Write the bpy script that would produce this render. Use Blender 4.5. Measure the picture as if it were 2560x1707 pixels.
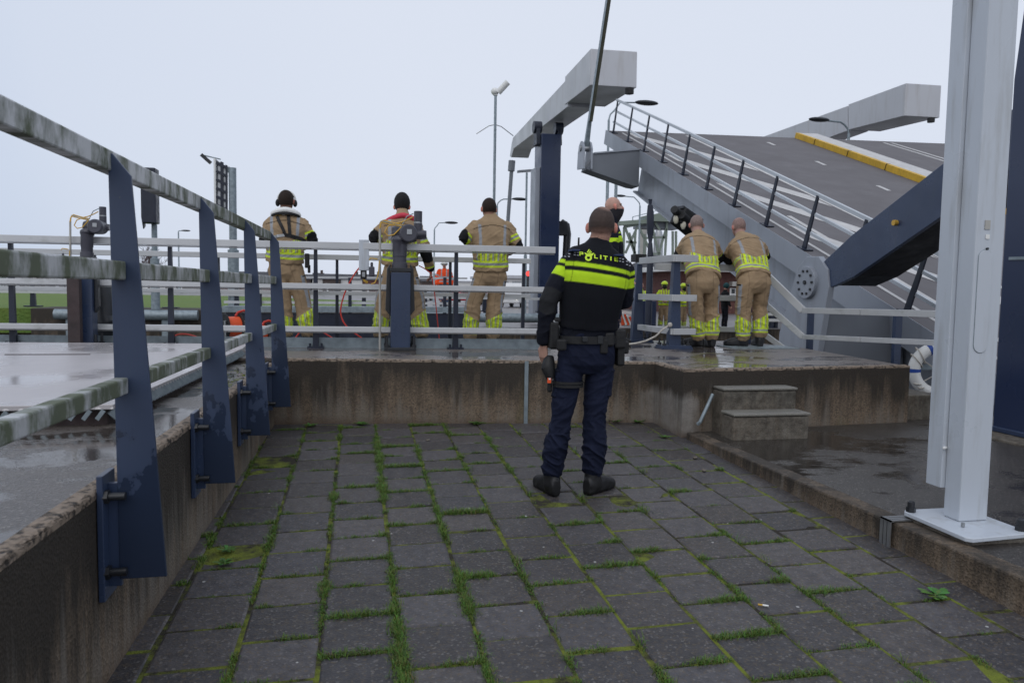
import bpy, bmesh, math, random
import numpy as np
from mathutils import Vector, Matrix, noise
from mathutils.bvhtree import BVHTree
for o in list(bpy.data.objects): bpy.data.objects.remove(o)
random.seed(7); rng = np.random.default_rng(7)
S = bpy.context.scene
R = math.radians
# ------------------------------------------------------------------ camera
F_PX, PITCH, ROLL, YAW, EYE = 1870.0, .070, .016, .2033, 1.457
fw = Vector((math.sin(YAW)*math.cos(PITCH), math.cos(YAW)*math.cos(PITCH), -math.sin(PITCH)))
r0 = Vector((math.cos(YAW), -math.sin(YAW), 0)); u0 = r0.cross(fw)
rt = r0*math.cos(ROLL)+u0*math.sin(ROLL); up = u0*math.cos(ROLL)-r0*math.sin(ROLL)
CAM = Vector((0, 0, EYE))
cd = bpy.data.cameras.new('camera'); co = bpy.data.objects.new('camera', cd)
S.collection.objects.link(co); S.camera = co
co.matrix_world = Matrix(((rt.x, up.x, -fw.x, 0), (rt.y, up.y, -fw.y, 0), (rt.z, up.z, -fw.z, EYE), (0, 0, 0, 1)))
cd.sensor_width = 36; cd.lens = F_PX/2560*36; cd.clip_end = 3000; cd.clip_start = .05
cd.dof.use_dof = True; cd.dof.focus_distance = 5.2; cd.dof.aperture_fstop = 5.6
S.render.resolution_x, S.render.resolution_y = 1024, 682
# ------------------------------------------------------------------ sky and sun (overcast)
SUN_EL, SUN_AZ = R(48), R(205)
w = bpy.data.worlds.new('World'); S.world = w; w.use_nodes = True
nt = w.node_tree; nt.nodes.clear()
out = nt.nodes.new('ShaderNodeOutputWorld'); bg = nt.nodes.new('ShaderNodeBackground')
sky = nt.nodes.new('ShaderNodeTexSky'); sky.sky_type = 'NISHITA'; sky.sun_disc = False
sky.sun_elevation = SUN_EL; sky.sun_rotation = SUN_AZ; sky.dust_density = 4; sky.air_density = 1.0
mx = nt.nodes.new('ShaderNodeMixRGB'); mx.inputs[0].default_value = .95
tc = nt.nodes.new('ShaderNodeTexCoord')
dp = nt.nodes.new('ShaderNodeVectorMath'); dp.operation = 'DOT_PRODUCT'
bd = Vector((.36, .86, .36)).normalized(); dp.inputs[1].default_value = bd
nz = nt.nodes.new('ShaderNodeTexNoise'); nz.inputs['Scale'].default_value = 1.6; nz.inputs['Detail'].default_value = 3
ad = nt.nodes.new('ShaderNodeMath'); ad.operation = 'MULTIPLY_ADD'; ad.inputs[1].default_value = .10
rp = nt.nodes.new('ShaderNodeValToRGB')
rp.color_ramp.elements[0].position = .10; rp.color_ramp.elements[0].color = (7.3, 7.8, 8.8, 1)
rp.color_ramp.elements[1].position = 1.0; rp.color_ramp.elements[1].color = (6.75, 7.25, 8.3, 1)
for p_, c_ in ((.48, (5.8, 6.4, 7.7)), (.64, (4.9, 5.8, 7.4)), (.80, (6.2, 6.8, 8.0))): e = rp.color_ramp.elements.new(p_); e.color = c_+(1,)
L = nt.links
L.new(tc.outputs['Generated'], dp.inputs[0]); L.new(tc.outputs['Generated'], nz.inputs['Vector'])
L.new(nz.outputs['Fac'], ad.inputs[0]); L.new(dp.outputs['Value'], ad.inputs[2]); L.new(ad.outputs[0], rp.inputs[0])
L.new(sky.outputs[0], mx.inputs[1]); L.new(rp.outputs[0], mx.inputs[2]); L.new(mx.outputs[0], bg.inputs[0])
bg.inputs[1].default_value = .10; L.new(bg.outputs[0], out.inputs[0])
sl = bpy.data.lights.new('sun', 'SUN'); sl.energy = .5; sl.angle = R(50); sl.color = (1, .97, .93)
so = bpy.data.objects.new('sun', sl); S.collection.objects.link(so)
so.rotation_euler = (R(90)-SUN_EL, 0, math.pi-SUN_AZ)
S.view_settings.view_transform = 'Standard'; S.view_settings.look = 'None'
S.view_settings.exposure = .12; S.view_settings.gamma = 1
# ------------------------------------------------------------------ photo pixel -> place in the world (at a known plane)
D = 2560/2352
def ray(x, y): return fw*F_PX+rt*(x-1280)-up*(y-853.5)
def pl(x, y, n, p):
    n = Vector(n); d = ray(x, y); t = n.dot(Vector(p)-CAM)/n.dot(d); return CAM+d*t
def atX(x, y, X): return pl(x, y, (1, 0, 0), (X, 0, 0))
def atY(x, y, Y): return pl(x, y, (0, 1, 0), (0, Y, 0))
def atZ(x, y, Z): return pl(x, y, (0, 0, 1), (0, 0, Z))
def px2m(Y): return 1/(F_PX)*Y   # metres per photo pixel at depth Y
# paving is laid to a fall: its own frame
TM = Matrix(((1.0, -.001, -.013, .019), (0, 1, -.031, .045), (.013, .031, .999, .0013), (0, 0, 0, 1)))
def pav(x, y, z=0): return TM @ Vector((x, y, z))
# ------------------------------------------------------------------ bookkeeping
def tag(o, label=None, cat=None, group=None, kind=None):
    if label: o['label'] = label
    if cat: o['category'] = cat
    if group: o['group'] = group
    if kind: o['kind'] = kind
    return o
def empty(name, loc, label, cat, group=None):
    o = bpy.data.objects.new(name, None); S.collection.objects.link(o); o.location = loc
    o.empty_display_size = .1
    return tag(o, label, cat, group)
def copy_tree(o, parent=None):
    c = o.copy(); S.collection.objects.link(c)
    if parent: c.parent = parent
    for ch in list(o.children): copy_tree(ch, c)
    return c
class MB:
    """collects primitives, links them as one mesh object"""
    def __init__(s): s.v = []; s.f = []; s.sm = []
    def add(s, vs, fs, smooth=False):
        b = len(s.v); s.v += [Vector(p) for p in vs]; s.f += [[i+b for i in f] for f in fs]; s.sm += [smooth]*len(fs); return s
    def box(s, c, size, ax=None):
        c = Vector(c); X, Y, Z = ax if ax else (Vector((1, 0, 0)), Vector((0, 1, 0)), Vector((0, 0, 1)))
        a, b, d = [k/2 for k in size]
        vs = [c+X*i*a+Y*j*b+Z*k*d for i in (-1, 1) for j in (-1, 1) for k in (-1, 1)]
        return s.add(vs, [(0, 1, 3, 2), (4, 6, 7, 5), (0, 4, 5, 1), (2, 3, 7, 6), (0, 2, 6, 4), (1, 5, 7, 3)])
    def span(s, lo, hi): lo = Vector(lo); hi = Vector(hi); return s.box((lo+hi)/2, hi-lo)
    def bar(s, a, b, w, h, upv=(0, 0, 1)):
        """box beam from a to b: w across, h along up"""
        a = Vector(a); b = Vector(b); Y = (b-a).normalized(); X = Y.cross(Vector(upv)).normalized(); Z = X.cross(Y)
        return s.box((a+b)/2, (w, (b-a).length, h), (X, Y, Z))
    def prism(s, poly, off):
        """planar polygon extruded by the vector off"""
        n = len(poly); off = Vector(off); vs = [Vector(p) for p in poly]; vs += [p+off for p in vs]
        return s.add(vs, [list(range(n))[::-1], list(range(n, 2*n))]+[(i, (i+1) % n, n+(i+1) % n, n+i) for i in range(n)])
    def tube(s, pts, r, n=10, caps=True):
        pts = [Vector(p) for p in pts]; m = len(pts)
        rr = r if isinstance(r, (list, tuple)) else [r]*m
        t0 = (pts[1]-pts[0]).normalized(); a = Vector((0, 0, 1)) if abs(t0.z) < .9 else Vector((1, 0, 0))
        X = t0.cross(a).normalized(); vs = []
        for i in range(m):
            t = (pts[min(i+1, m-1)]-pts[max(i-1, 0)]).normalized()
            X = (X-t*X.dot(t)).normalized(); Y = t.cross(X)
            vs += [pts[i]+(X*math.cos(2*math.pi*k/n)+Y*math.sin(2*math.pi*k/n))*rr[i] for k in range(n)]
        fs = [(i*n+k, i*n+(k+1) % n, (i+1)*n+(k+1) % n, (i+1)*n+k) for i in range(m-1) for k in range(n)]
        s.add(vs, fs, True)
        if caps: s.add(vs[:n], [list(range(n))[::-1]]); s.add(vs[-n:], [list(range(n))])
        return s
    def cyl(s, a, b, r, n=16): return s.tube([a, b], r, n)
    def ball(s, c, r, n=12, ax=(1, 1, 1)):
        c = Vector(c); vs = []; fs = []; m = n//2+1
        for i in range(m+1):
            th = math.pi*i/m
            for k in range(n): vs.append(c+Vector((math.sin(th)*math.cos(2*math.pi*k/n)*ax[0], math.sin(th)*math.sin(2*math.pi*k/n)*ax[1], math.cos(th)*ax[2]))*r)
        for i in range(m):
            for k in range(n): fs.append((i*n+k, (i+1)*n+k, (i+1)*n+(k+1) % n, i*n+(k+1) % n))
        return s.add(vs, fs, True)
    def build(s, name, mat, parent=None, bevel=0, origin=None):
        me = bpy.data.meshes.new(name); org = Vector(origin) if origin is not None else (world_loc(parent) if parent else Vector())
        me.from_pydata([p-org for p in s.v], [], s.f); me.validate()
        for i, p in enumerate(me.polygons):
            if i < len(s.sm): p.use_smooth = s.sm[i]
        bm = bmesh.new(); bm.from_mesh(me); bmesh.ops.remove_doubles(bm, verts=bm.verts, dist=1e-5)
        bmesh.ops.recalc_face_normals(bm, faces=bm.faces); bm.to_mesh(me); bm.free()
        if any(s.sm): me.set_sharp_from_angle(angle=R(38))
        if mat: me.materials.append(mat)
        o = bpy.data.objects.new(name, me); S.collection.objects.link(o)
        if parent: o.parent = parent
        if origin is not None and not parent: o.location = org
        if origin is not None and parent: o.location = org-world_loc(parent)
        if bevel:
            b = o.modifiers.new('bevel', 'BEVEL'); b.width = bevel; b.segments = 2; b.limit_method = 'ANGLE'; b.angle_limit = R(40)
        return o
def world_loc(o):
    l = Vector(o.location)
    while o.parent: o = o.parent; l += o.location
    return l
def struct(name, mb, mat, bevel=0):
    return tag(mb.build(name, mat, None, bevel), kind='structure')
# ------------------------------------------------------------------ materials
def new_mat(name):
    m = bpy.data.materials.new(name); m.use_nodes = True
    n = m.node_tree.nodes; b = n['Principled BSDF']; return m, m.node_tree, b
class NB:
    """small node builder"""
    def __init__(s, nt): s.nt = nt
    def n(s, t, **k):
        x = s.nt.nodes.new(t)
        for a, b in k.items(): setattr(x, a, b)
        return x
    def link(s, a, b): s.nt.links.new(a, b)
    def coord(s, scale=(1, 1, 1), which='Object'):
        t = s.n('ShaderNodeTexCoord'); m = s.n('ShaderNodeMapping'); m.inputs['Scale'].default_value = scale
        s.link(t.outputs[which], m.inputs['Vector']); return m.outputs[0]
    def noise(s, scale, detail=4, rough=.55, co=None, out='Fac'):
        t = s.n('ShaderNodeTexNoise'); t.inputs['Scale'].default_value = scale; t.inputs['Detail'].default_value = detail; t.inputs['Roughness'].default_value = rough
        s.link(co if co is not None else s.coord(), t.inputs['Vector']); return t.outputs[out]
    def voro(s, scale, co=None, out='Distance', rnd=1):
        t = s.n('ShaderNodeTexVoronoi'); t.inputs['Scale'].default_value = scale; t.inputs['Randomness'].default_value = rnd
        s.link(co if co is not None else s.coord(), t.inputs['Vector']); return t.outputs[out]
    def ramp(s, x, stops, interp='LINEAR'):
        r = s.n('ShaderNodeValToRGB'); cr = r.color_ramp; cr.interpolation = interp
        while len(cr.elements) < len(stops): cr.elements.new(.5)
        for e, (p, c) in zip(cr.elements, stops):
            e.position = p; e.color = (c, c, c, 1) if isinstance(c, (int, float)) else tuple(c)+(1,)
        s.link(x, r.inputs[0]); return r.outputs[0]
    def mix(s, f, a, b, mode='MIX'):
        m = s.n('ShaderNodeMixRGB', blend_type=mode)
        for i, x in ((0, f), (1, a), (2, b)):
            if isinstance(x, (int, float)): m.inputs[i].default_value = x if i == 0 else (x, x, x, 1)
            elif isinstance(x, tuple): m.inputs[i].default_value = x+(1,)
            else: s.link(x, m.inputs[i])
        return m.outputs[0]
    def math(s, op, a, b=0.0):
        m = s.n('ShaderNodeMath', operation=op)
        for i, x in ((0, a), (1, b)):
            if isinstance(x, (int, float)): m.inputs[i].default_value = x
            else: s.link(x, m.inputs[i])
        return m.outputs[0]
    def sep(s, ax='Z'):
        t = s.n('ShaderNodeNewGeometry'); x = s.n('ShaderNodeSeparateXYZ'); s.link(t.outputs['Position'], x.inputs[0]); return x.outputs[ax]
    def bump(s, b, h, strength=.3, dist=.01):
        k = s.n('ShaderNodeBump'); k.inputs['Strength'].default_value = strength; k.inputs['Distance'].default_value = dist
        s.link(h, k.inputs['Height']); s.link(k.outputs[0], b.inputs['Normal'])
def paint(name, col, rough=.4, metal=0, var=.25, scale=3., dirt=None, dirt_amt=.5, bump=.05, fine=60, streak=False, spec=.5):
    """painted or coated metal, plastic, cloth ... with patchy tone, dirt and micro bump"""
    m, t, b = new_mat(name); q = NB(t)
    c = q.mix(q.ramp(q.noise(scale, 5), [(.3, 0), (.7, 1)]), tuple(k*(1-var) for k in col), tuple(min(1, k*(1+var*.6)) for k in col))
    if dirt:
        co = q.coord((5, 5, .6)) if streak else q.coord((1, 1, 1))
        f = q.ramp(q.noise(scale*1.7, 6, .65, co), [(.52, 0), (.72, dirt_amt)])
        c = q.mix(f, c, tuple(dirt))
    q.link(c, b.inputs['Base Color'])
    rr = q.ramp(q.noise(scale*2.3, 4), [(.3, max(.02, rough-.12)), (.7, min(1, rough+.12))]); q.link(rr, b.inputs['Roughness'])
    b.inputs['Metallic'].default_value = metal; b.inputs['Specular IOR Level'].default_value = spec
    if bump: q.bump(b, q.noise(fine, 3), bump, .004)
    return m
def algae_rail(name, amt, along):
    """pale coated aluminium rail with streaks of green algae"""
    m, t, b = new_mat(name); q = NB(t)
    sc = [2.2, 2.2, 2.2]; sc[along] = 11 if amt > .5 else 2.5; sc[2] = 4.5 if along != 2 else 7
    n = q.noise(1.0, 7, .66, q.coord(tuple(sc))); big = q.noise(1.3, 3)
    f = q.ramp(q.math('ADD', q.math('MULTIPLY', n, .75), q.math('MULTIPLY', big, .35)), [(.665-.20*amt, 0), (.82-.20*amt, min(.9, .35+.6*amt))])
    g = q.mix(q.noise(9, 3), (.030, .046, .016), (.095, .115, .045))
    base = q.mix(q.noise(4, 4), (.44, .45, .46), (.60, .61, .62))
    q.link(q.mix(f, base, g), b.inputs['Base Color'])
    q.link(q.ramp(f, [(0, .38), (1, .8)]), b.inputs['Roughness']); b.inputs['Metallic'].default_value = .1
    q.bump(b, q.noise(70, 3), .08, .004); return m
def concrete_wall(name, ztop, zbot, dark=0.0, tint=None, patch_at=None):
    """weathered exposed-aggregate wall: dark runs from the coping, pale washed patches low down"""
    m, t, b = new_mat(name); q = NB(t)
    peb = q.voro(95, out='Color'); pd = q.voro(95)
    base = q.mix(q.noise(5, 4), (.135, .097, .064), (.225, .168, .115))
    grain = q.n('ShaderNodeSeparateColor'); q.link(peb, grain.inputs[0])
    base = q.mix(q.math('MULTIPLY', q.ramp(grain.outputs[0], [(.35, 0), (.9, 1)]), .55), base, (.035, .026, .019))
    base = q.mix(q.ramp(grain.outputs[1], [(.88, 0), (.95, .5)]), base, (.27, .205, .15))
    z = q.math('DIVIDE', q.math('SUBTRACT', q.sep(), zbot), ztop-zbot)
    streak = q.noise(1.0, 8, .74, q.coord((8, 8, .7))); patch = q.noise(1.7, 4)
    dk = q.math('ADD', q.math('ADD', q.math('MULTIPLY', z, .34), q.math('MULTIPLY', streak, .62)), q.math('MULTIPLY', patch, .34+dark))
    c = q.mix(q.ramp(dk, [(.56, 0), (.74, .90)]), base, (.022, .018, .014))
    lt = q.math('SUBTRACT', q.math('ADD', q.noise(1.0, 6, .7, q.coord((11, 11, .7))), q.math('MULTIPLY', q.noise(1.1, 2), .35)), q.math('MULTIPLY', z, .36))
    c = q.mix(q.ramp(lt, [(.53, 0), (.70, .55)]), c, (.20, .18, .155))
    gr = q.ramp(q.math('SUBTRACT', q.noise(1.0, 4, .6, q.coord((3.2, 3.2, .5))), q.math('MULTIPLY', z, .25)), [(.55, 0), (.66, .4)])
    c = q.mix(gr, c, (.10, .095, .025))
    if tint: c = q.mix(.62, c, q.mix(q.ramp(q.noise(14, 5, .7), [(.35, 0), (.68, 1)]), tuple(k*.22 for k in tint), tint))
    if patch_at:                                      # old lime wash-out with its own ragged outline
        px_, hw, zt_ = patch_at; xs = q.math('ABSOLUTE', q.math('SUBTRACT', q.sep(ax='X'), px_))
        e_ = q.math('ADD', q.math('MULTIPLY', xs, 1/hw), q.math('MULTIPLY', q.math('MAXIMUM', q.math('SUBTRACT', q.sep(), zt_), 0.0), 4.5))
        pm = q.ramp(q.math('ADD', q.math('ADD', e_, q.math('MULTIPLY', q.noise(1.0, 6, .7, q.coord((10, 10, 1.2))), 1.3)), -.15), [(.62, .8), (1.0, 0)])
        c = q.mix(pm, c, q.mix(q.noise(18, 4), (.15, .135, .12), (.33, .31, .285)))
    foot = q.ramp(q.math('ADD', z, q.math('MULTIPLY', q.noise(7, 3), .12)), [(.08, .6), (.20, 0)])
    c = q.mix(foot, c, (.085, .05, .028))
    q.link(c, b.inputs['Base Color']); b.inputs['Roughness'].default_value = .75
    q.bump(b, q.math('ADD', pd, q.math('MULTIPLY', q.noise(30, 4), .5)), .55, .006); return m
def wet_concrete(name, col, pud=.5, scale=1.1, rough=.55, off=0.0):
    """horizontal concrete, wet, with shallow puddles"""
    m, t, b = new_mat(name); q = NB(t)
    wetn = q.noise(scale, 5, .6, q.coord((1, 1.6, 1)))
    f = q.ramp(q.math('ADD', wetn, off), [(pud-.03, 0), (pud+.05, 1)])
    g = q.mix(q.noise(6, 6), tuple(k*.7 for k in col), tuple(k*1.25 for k in col))
    peb = q.n('ShaderNodeSeparateColor'); q.link(q.voro(120, out='Color'), peb.inputs[0])
    g = q.mix(q.ramp(peb.outputs[0], [(.55, 0), (1, .55)]), g, tuple(k*.4 for k in col))
    g = q.mix(q.ramp(peb.outputs[1], [(.94, 0), (.97, .45)]), g, (.30, .28, .25))
    c = q.mix(f, g, q.mix(.55, g, tuple(k*.25 for k in col)))
    q.link(c, b.inputs['Base Color'])
    q.link(q.ramp(f, [(0, rough), (1, .05)]), b.inputs['Roughness'])
    hb = q.n('ShaderNodeBump'); hb.inputs['Distance'].default_value = .004
    q.link(q.ramp(f, [(0, .5), (1, .03)]), hb.inputs['Strength']); q.link(q.math('ADD', q.voro(120), q.noise(25, 4)), hb.inputs['Height']); q.link(hb.outputs[0], b.inputs['Normal'])
    return m
def attr_mat(name, rough=.85, spec=.2, bump=.25, fine=420, sheen=0.0, dist=.002):
    """cloth, skin or leaves coloured by the mesh's own colour attribute"""
    m, t, b = new_mat(name); q = NB(t)
    a = q.n('ShaderNodeAttribute', attribute_name='Col')
    c = q.mix(q.ramp(q.noise(11, 5), [(.3, .82), (.7, 1.0)]), (0, 0, 0), a.outputs['Color'])
    q.link(c, b.inputs['Base Color']); b.inputs['Roughness'].default_value = rough; b.inputs['Specular IOR Level'].default_value = spec
    if sheen: b.inputs['Sheen Weight'].default_value = sheen
    q.bump(b, q.math('ADD', q.noise(fine, 2), q.math('MULTIPLY', q.noise(38, 4), .9)), bump, dist); return m
M = {}
M['navy'] = paint('navy_paint', (.032, .050, .100), .33, var=.18, scale=1.6, dirt=(.05, .06, .07), dirt_amt=.25, bump=.03, streak=True)
M['navy_dark'] = paint('dark_navy_paint', (.012, .017, .034), .45, var=.2)
M['tower'] = paint('tower_paint', (.021, .034, .080), .32, var=.12, scale=.5, bump=.02)
M['alu_green'] = algae_rail('algae_rail', 1.08, 1)
M['alu'] = algae_rail('pale_rail', .22, 0)
M['alu_y'] = algae_rail('pale_rail_sloping', .38, 1)
M['rail_clean'] = paint('clean_grey_rail', (.50, .53, .56), .35, metal=.2, var=.06, scale=.8)
M['galv'] = paint('galvanised_sheet', (.26, .31, .34), .45, metal=.35, var=.3, scale=9, bump=.05)
M['white_post'] = paint('white_post_paint', (.52, .56, .615), .35, var=.04, scale=1.2, dirt=(.30, .30, .285), dirt_amt=.55, streak=True, bump=.02)
M['white'] = paint('white_paint', (.78, .78, .76), .4, var=.06)
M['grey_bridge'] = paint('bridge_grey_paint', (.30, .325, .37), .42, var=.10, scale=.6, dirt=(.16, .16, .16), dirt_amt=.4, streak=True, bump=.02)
M['grey_dark'] = paint('shaded_dark_grey', (.16, .175, .20), .5, var=.15, scale=.6)  # bridge grey darkened; shade of soffit and outrigger put into the colour
M['beam'] = paint('balance_beam_paint', (.50, .51, .54), .45, var=.05, scale=.4, dirt=(.34, .32, .30), dirt_amt=.45, streak=True, bump=.02)
M['asphalt'] = paint('bridge_asphalt', (.132, .124, .130), .8, var=.08, scale=.7, bump=.12, fine=60)
M['road_white'] = paint('road_marking_white', (.54, .53, .52), .7, var=.10, scale=4, dirt=(.30, .29, .29), dirt_amt=.35)
M['yellow'] = paint('kerb_yellow', (.62, .38, .03), .55, var=.15, scale=3, dirt=(.25, .16, .05), dirt_amt=.6, streak=True)
M['black'] = paint('black_rubber', (.009, .009, .010), .65, var=.3)
M['black_steel'] = paint('black_steel', (.018, .020, .024), .4, var=.3)
M['grey_mach'] = paint('actuator_enamel', (.055, .055, .072), .38, var=.2, scale=5)
M['steel'] = paint('bare_steel', (.36, .37, .38), .35, metal=.8, var=.2)
M['rust'] = paint('rusty_dark_steel', (.045, .030, .030), .7, var=.5, scale=6)
M['pvc'] = paint('conduit_grey', (.42, .41, .38), .5, var=.1)
M['cable_y'] = paint('yellow_cable', (.60, .36, .05), .5, var=.15)
M['orange'] = paint('orange_plastic', (.85, .10, .02), .45, var=.1)
M['red_hose'] = paint('red_hose', (.62, .045, .03), .5, var=.15)
M['blue'] = paint('blue_band', (.02, .07, .33), .5, var=.1)
M['rope'] = paint('rope', (.50, .47, .42), .9, var=.25, scale=40)
M['rod'] = paint('weathered_rod', (.085, .085, .06), .6, var=.3, scale=3, dirt=(.05, .065, .03), dirt_amt=.7)
M['lens'] = paint('lamp_lens', (.62, .58, .46), .2, var=.1)
M['wall_left'] = concrete_wall('left_wall_concrete', .77, .05, .12)
M['wall_back'] = concrete_wall('quay_wall_concrete', .80, .20, .03, None, (2.74, .30, .52))
M['quay_top'] = wet_concrete('wet_quay_top', (.165, .14, .125), .50, 1.3, .34)
M['kerb'] = concrete_wall('kerb_concrete', .40, .0)
M['slab'] = wet_concrete('wet_slab', (.052, .046, .041), .54, .9, .36)
m_, t_, b_ = new_mat('coping_aggregate'); q_ = NB(t_)      # worn arris: pale stones standing out of dark gaps
g_ = q_.ramp(q_.math('ADD', q_.math('MULTIPLY', q_.noise(26, 5, .7), .75), q_.math('MULTIPLY', q_.voro(34), .35)), [(.40, 0), (.56, 1)])
q_.link(q_.mix(g_, (.030, .024, .019), q_.mix(q_.noise(60, 3), (.15, .115, .085), (.34, .265, .20))), b_.inputs['Base Color']); b_.inputs['Roughness'].default_value = .7
q_.bump(b_, g_, .8, .008); M['coping'] = m_
m_, t_, b_ = new_mat('railing_post_paint'); q_ = NB(t_)        # paint with a ragged rain-wet stain on its lower half
w_ = q_.ramp(q_.math('SUBTRACT', q_.math('MULTIPLY', q_.noise(5, 5, .6, q_.coord((1, 1, .7))), 1.1), q_.math('MULTIPLY', q_.sep(), .62)), [(.02, 0), (.05, 1)])
sp_ = q_.ramp(q_.voro(38), [(.10, 1), (.14, 0)]); pk_ = q_.ramp(q_.noise(9, 2), [(.60, 0), (.64, 1)])
c_ = q_.mix(q_.noise(2, 4), (.030, .047, .092), (.038, .058, .112)); c_ = q_.mix(w_, c_, (.020, .031, .060)); c_ = q_.mix(q_.math('MULTIPLY', q_.math('MULTIPLY', sp_, pk_), .5), c_, (.09, .10, .085))
q_.link(c_, b_.inputs['Base Color']); q_.link(q_.ramp(w_, [(0, .40), (1, .22)]), b_.inputs['Roughness']); q_.bump(b_, q_.noise(60, 3), .04, .004); M['navy_post'] = m_
M['wall_top'] = wet_concrete('wet_wall_top', (.10, .086, .077), .47, 1.7, .34)
M['step'] = concrete_wall('step_concrete', .95, .0, .02, (.20, .185, .155))

M['tread'] = wet_concrete('worn_tread', (.21, .20, .175), .70, 2.2, .6)
# ------------------------------------------------------------------ paving of the yard (laid to a fall)
def tile_material():
    m, t, b = new_mat('wet_paving_tile'); q = NB(t)
    a = q.n('ShaderNodeAttribute', attribute_name='Col')
    big = q.noise(2.2, 4); fine = q.noise(75, 5, .7); med = q.noise(22, 4, .6)
    c = q.mix(q.ramp(med, [(.35, 0), (.7, 1)]), (.048, .0445, .046), (.082, .076, .077))
    c = q.mix(1.0, c, a.outputs['Color'], 'MULTIPLY')
    pc = q.n('ShaderNodeSeparateColor'); q.link(q.voro(110, out='Color'), pc.inputs[0])
    c = q.mix(q.ramp(q.math('MULTIPLY', pc.outputs[0], q.ramp(fine, [(.4, .6), (.65, 1.1)])), [(.52, 0), (.90, .6)]), c, (.125, .092, .055))
    c = q.mix(q.ramp(pc.outputs[1], [(.90, 0), (.97, .5)]), c, (.19, .18, .17))
    vd = q.voro(6.5); vc = q.n('ShaderNodeSeparateColor'); q.link(q.voro(6.5, out='Color'), vc.inputs[0])
    spot = q.math('MULTIPLY', q.ramp(q.math('ADD', vd, q.math('MULTIPLY', q.noise(60, 2), .03)), [(.055, 1), (.066, 0)]), q.ramp(vc.outputs[2], [(.50, 0), (.56, .75)]))
    c = q.mix(spot, c, (.50, .50, .48))
    wet = q.ramp(q.math('ADD', big, q.math('MULTIPLY', a.outputs['Fac'], .0)), [(.35, 0), (.7, 1)])
    q.link(c, b.inputs['Base Color'])
    q.link(q.mix(q.ramp(fine, [(.3, 0), (.7, 1)]), q.mix(wet, .50, .34), .62), b.inputs['Roughness'])
    b.inputs['Specular IOR Level'].default_value = .38
    q.bump(b, q.math('ADD', fine, q.math('MULTIPLY', q.voro(110), .7)), .35, .004); return m
M['tile'] = tile_material()
T = .303; X0 = -.162
def col_off(k): return .165 if k % 2 else .005
def paving():
    vs = []; fs = []; cols = []
    for k in range(-4, 10):
        xa = X0+k*T; xb = xa+T
        for n in range(-8, 24):
            ya = col_off(k)+n*T; yb = ya+T
            if ya > 6.95: continue
            xl, xr, yl, yh = xa+.006, xb-.006, ya+.006, min(yb-.006, 7.0)
            jx, jy = rng.normal(0, .0018, 2); z = rng.normal(0, .0022); tx, ty = rng.normal(0, .006, 2)
            b = len(vs); c = .012
            for (d, zz) in ((0, -.05), (0, -.0065), (c*.5, -.0025), (c, 0)):
                for (x, y) in ((xl+d, yl+d), (xr-d, yl+d), (xr-d, yh-d), (xl+d, yh-d)):
                    vs.append(pav(x+jx, y+jy, zz+z+(x-xa-T/2)*tx+(y-ya-T/2)*ty))
            for l in range(3):
                for i in range(4): fs.append((b+l*4+i, b+l*4+(i+1) % 4, b+l*4+4+(i+1) % 4, b+l*4+4+i))
            fs.append((b+12, b+13, b+14, b+15))
            v = .62+.62*rng.random(); tint = rng.normal(0, .02)
            cols += [(v*(1+tint), v, v*(1-tint*1.5+.03), 1)]*16
    me = bpy.data.meshes.new('paving'); me.from_pydata(vs, [], fs)
    ca = me.color_attributes.new('Col', 'FLOAT_COLOR', 'POINT'); ca.data.foreach_set('color', np.array(cols, dtype=np.float32).ravel())
    me.materials.append(M['tile']); o = bpy.data.objects.new('paving', me); S.collection.objects.link(o); tag(o, kind='structure')
paving()
mm, t_, b_ = new_mat('joint_moss'); q_ = NB(t_)
q_.link(q_.mix(q_.ramp(q_.noise(5, 5, .7), [(.42, 0), (.58, 1)]), (.022, .017, .011), q_.mix(q_.noise(30, 3), (.085, .105, .012), (.20, .235, .018))), b_.inputs['Base Color'])
b_.inputs['Roughness'].default_value = .95; q_.bump(b_, q_.noise(120, 3), .8, .01); M['moss'] = mm
g = MB(); nx, ny = 30, 60
gv = [pav(-1.6+i*(4.6/nx), -2.4+j*(9.7/ny), -.0052+.0028*noise.noise(Vector((i*.9, j*.9, 0)))) for j in range(ny+1) for i in range(nx+1)]
g.add(gv, [(j*(nx+1)+i, j*(nx+1)+i+1, (j+1)*(nx+1)+i+1, (j+1)*(nx+1)+i) for j in range(ny) for i in range(nx)], True)
struct('joint_soil', g, M['moss'])
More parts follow.
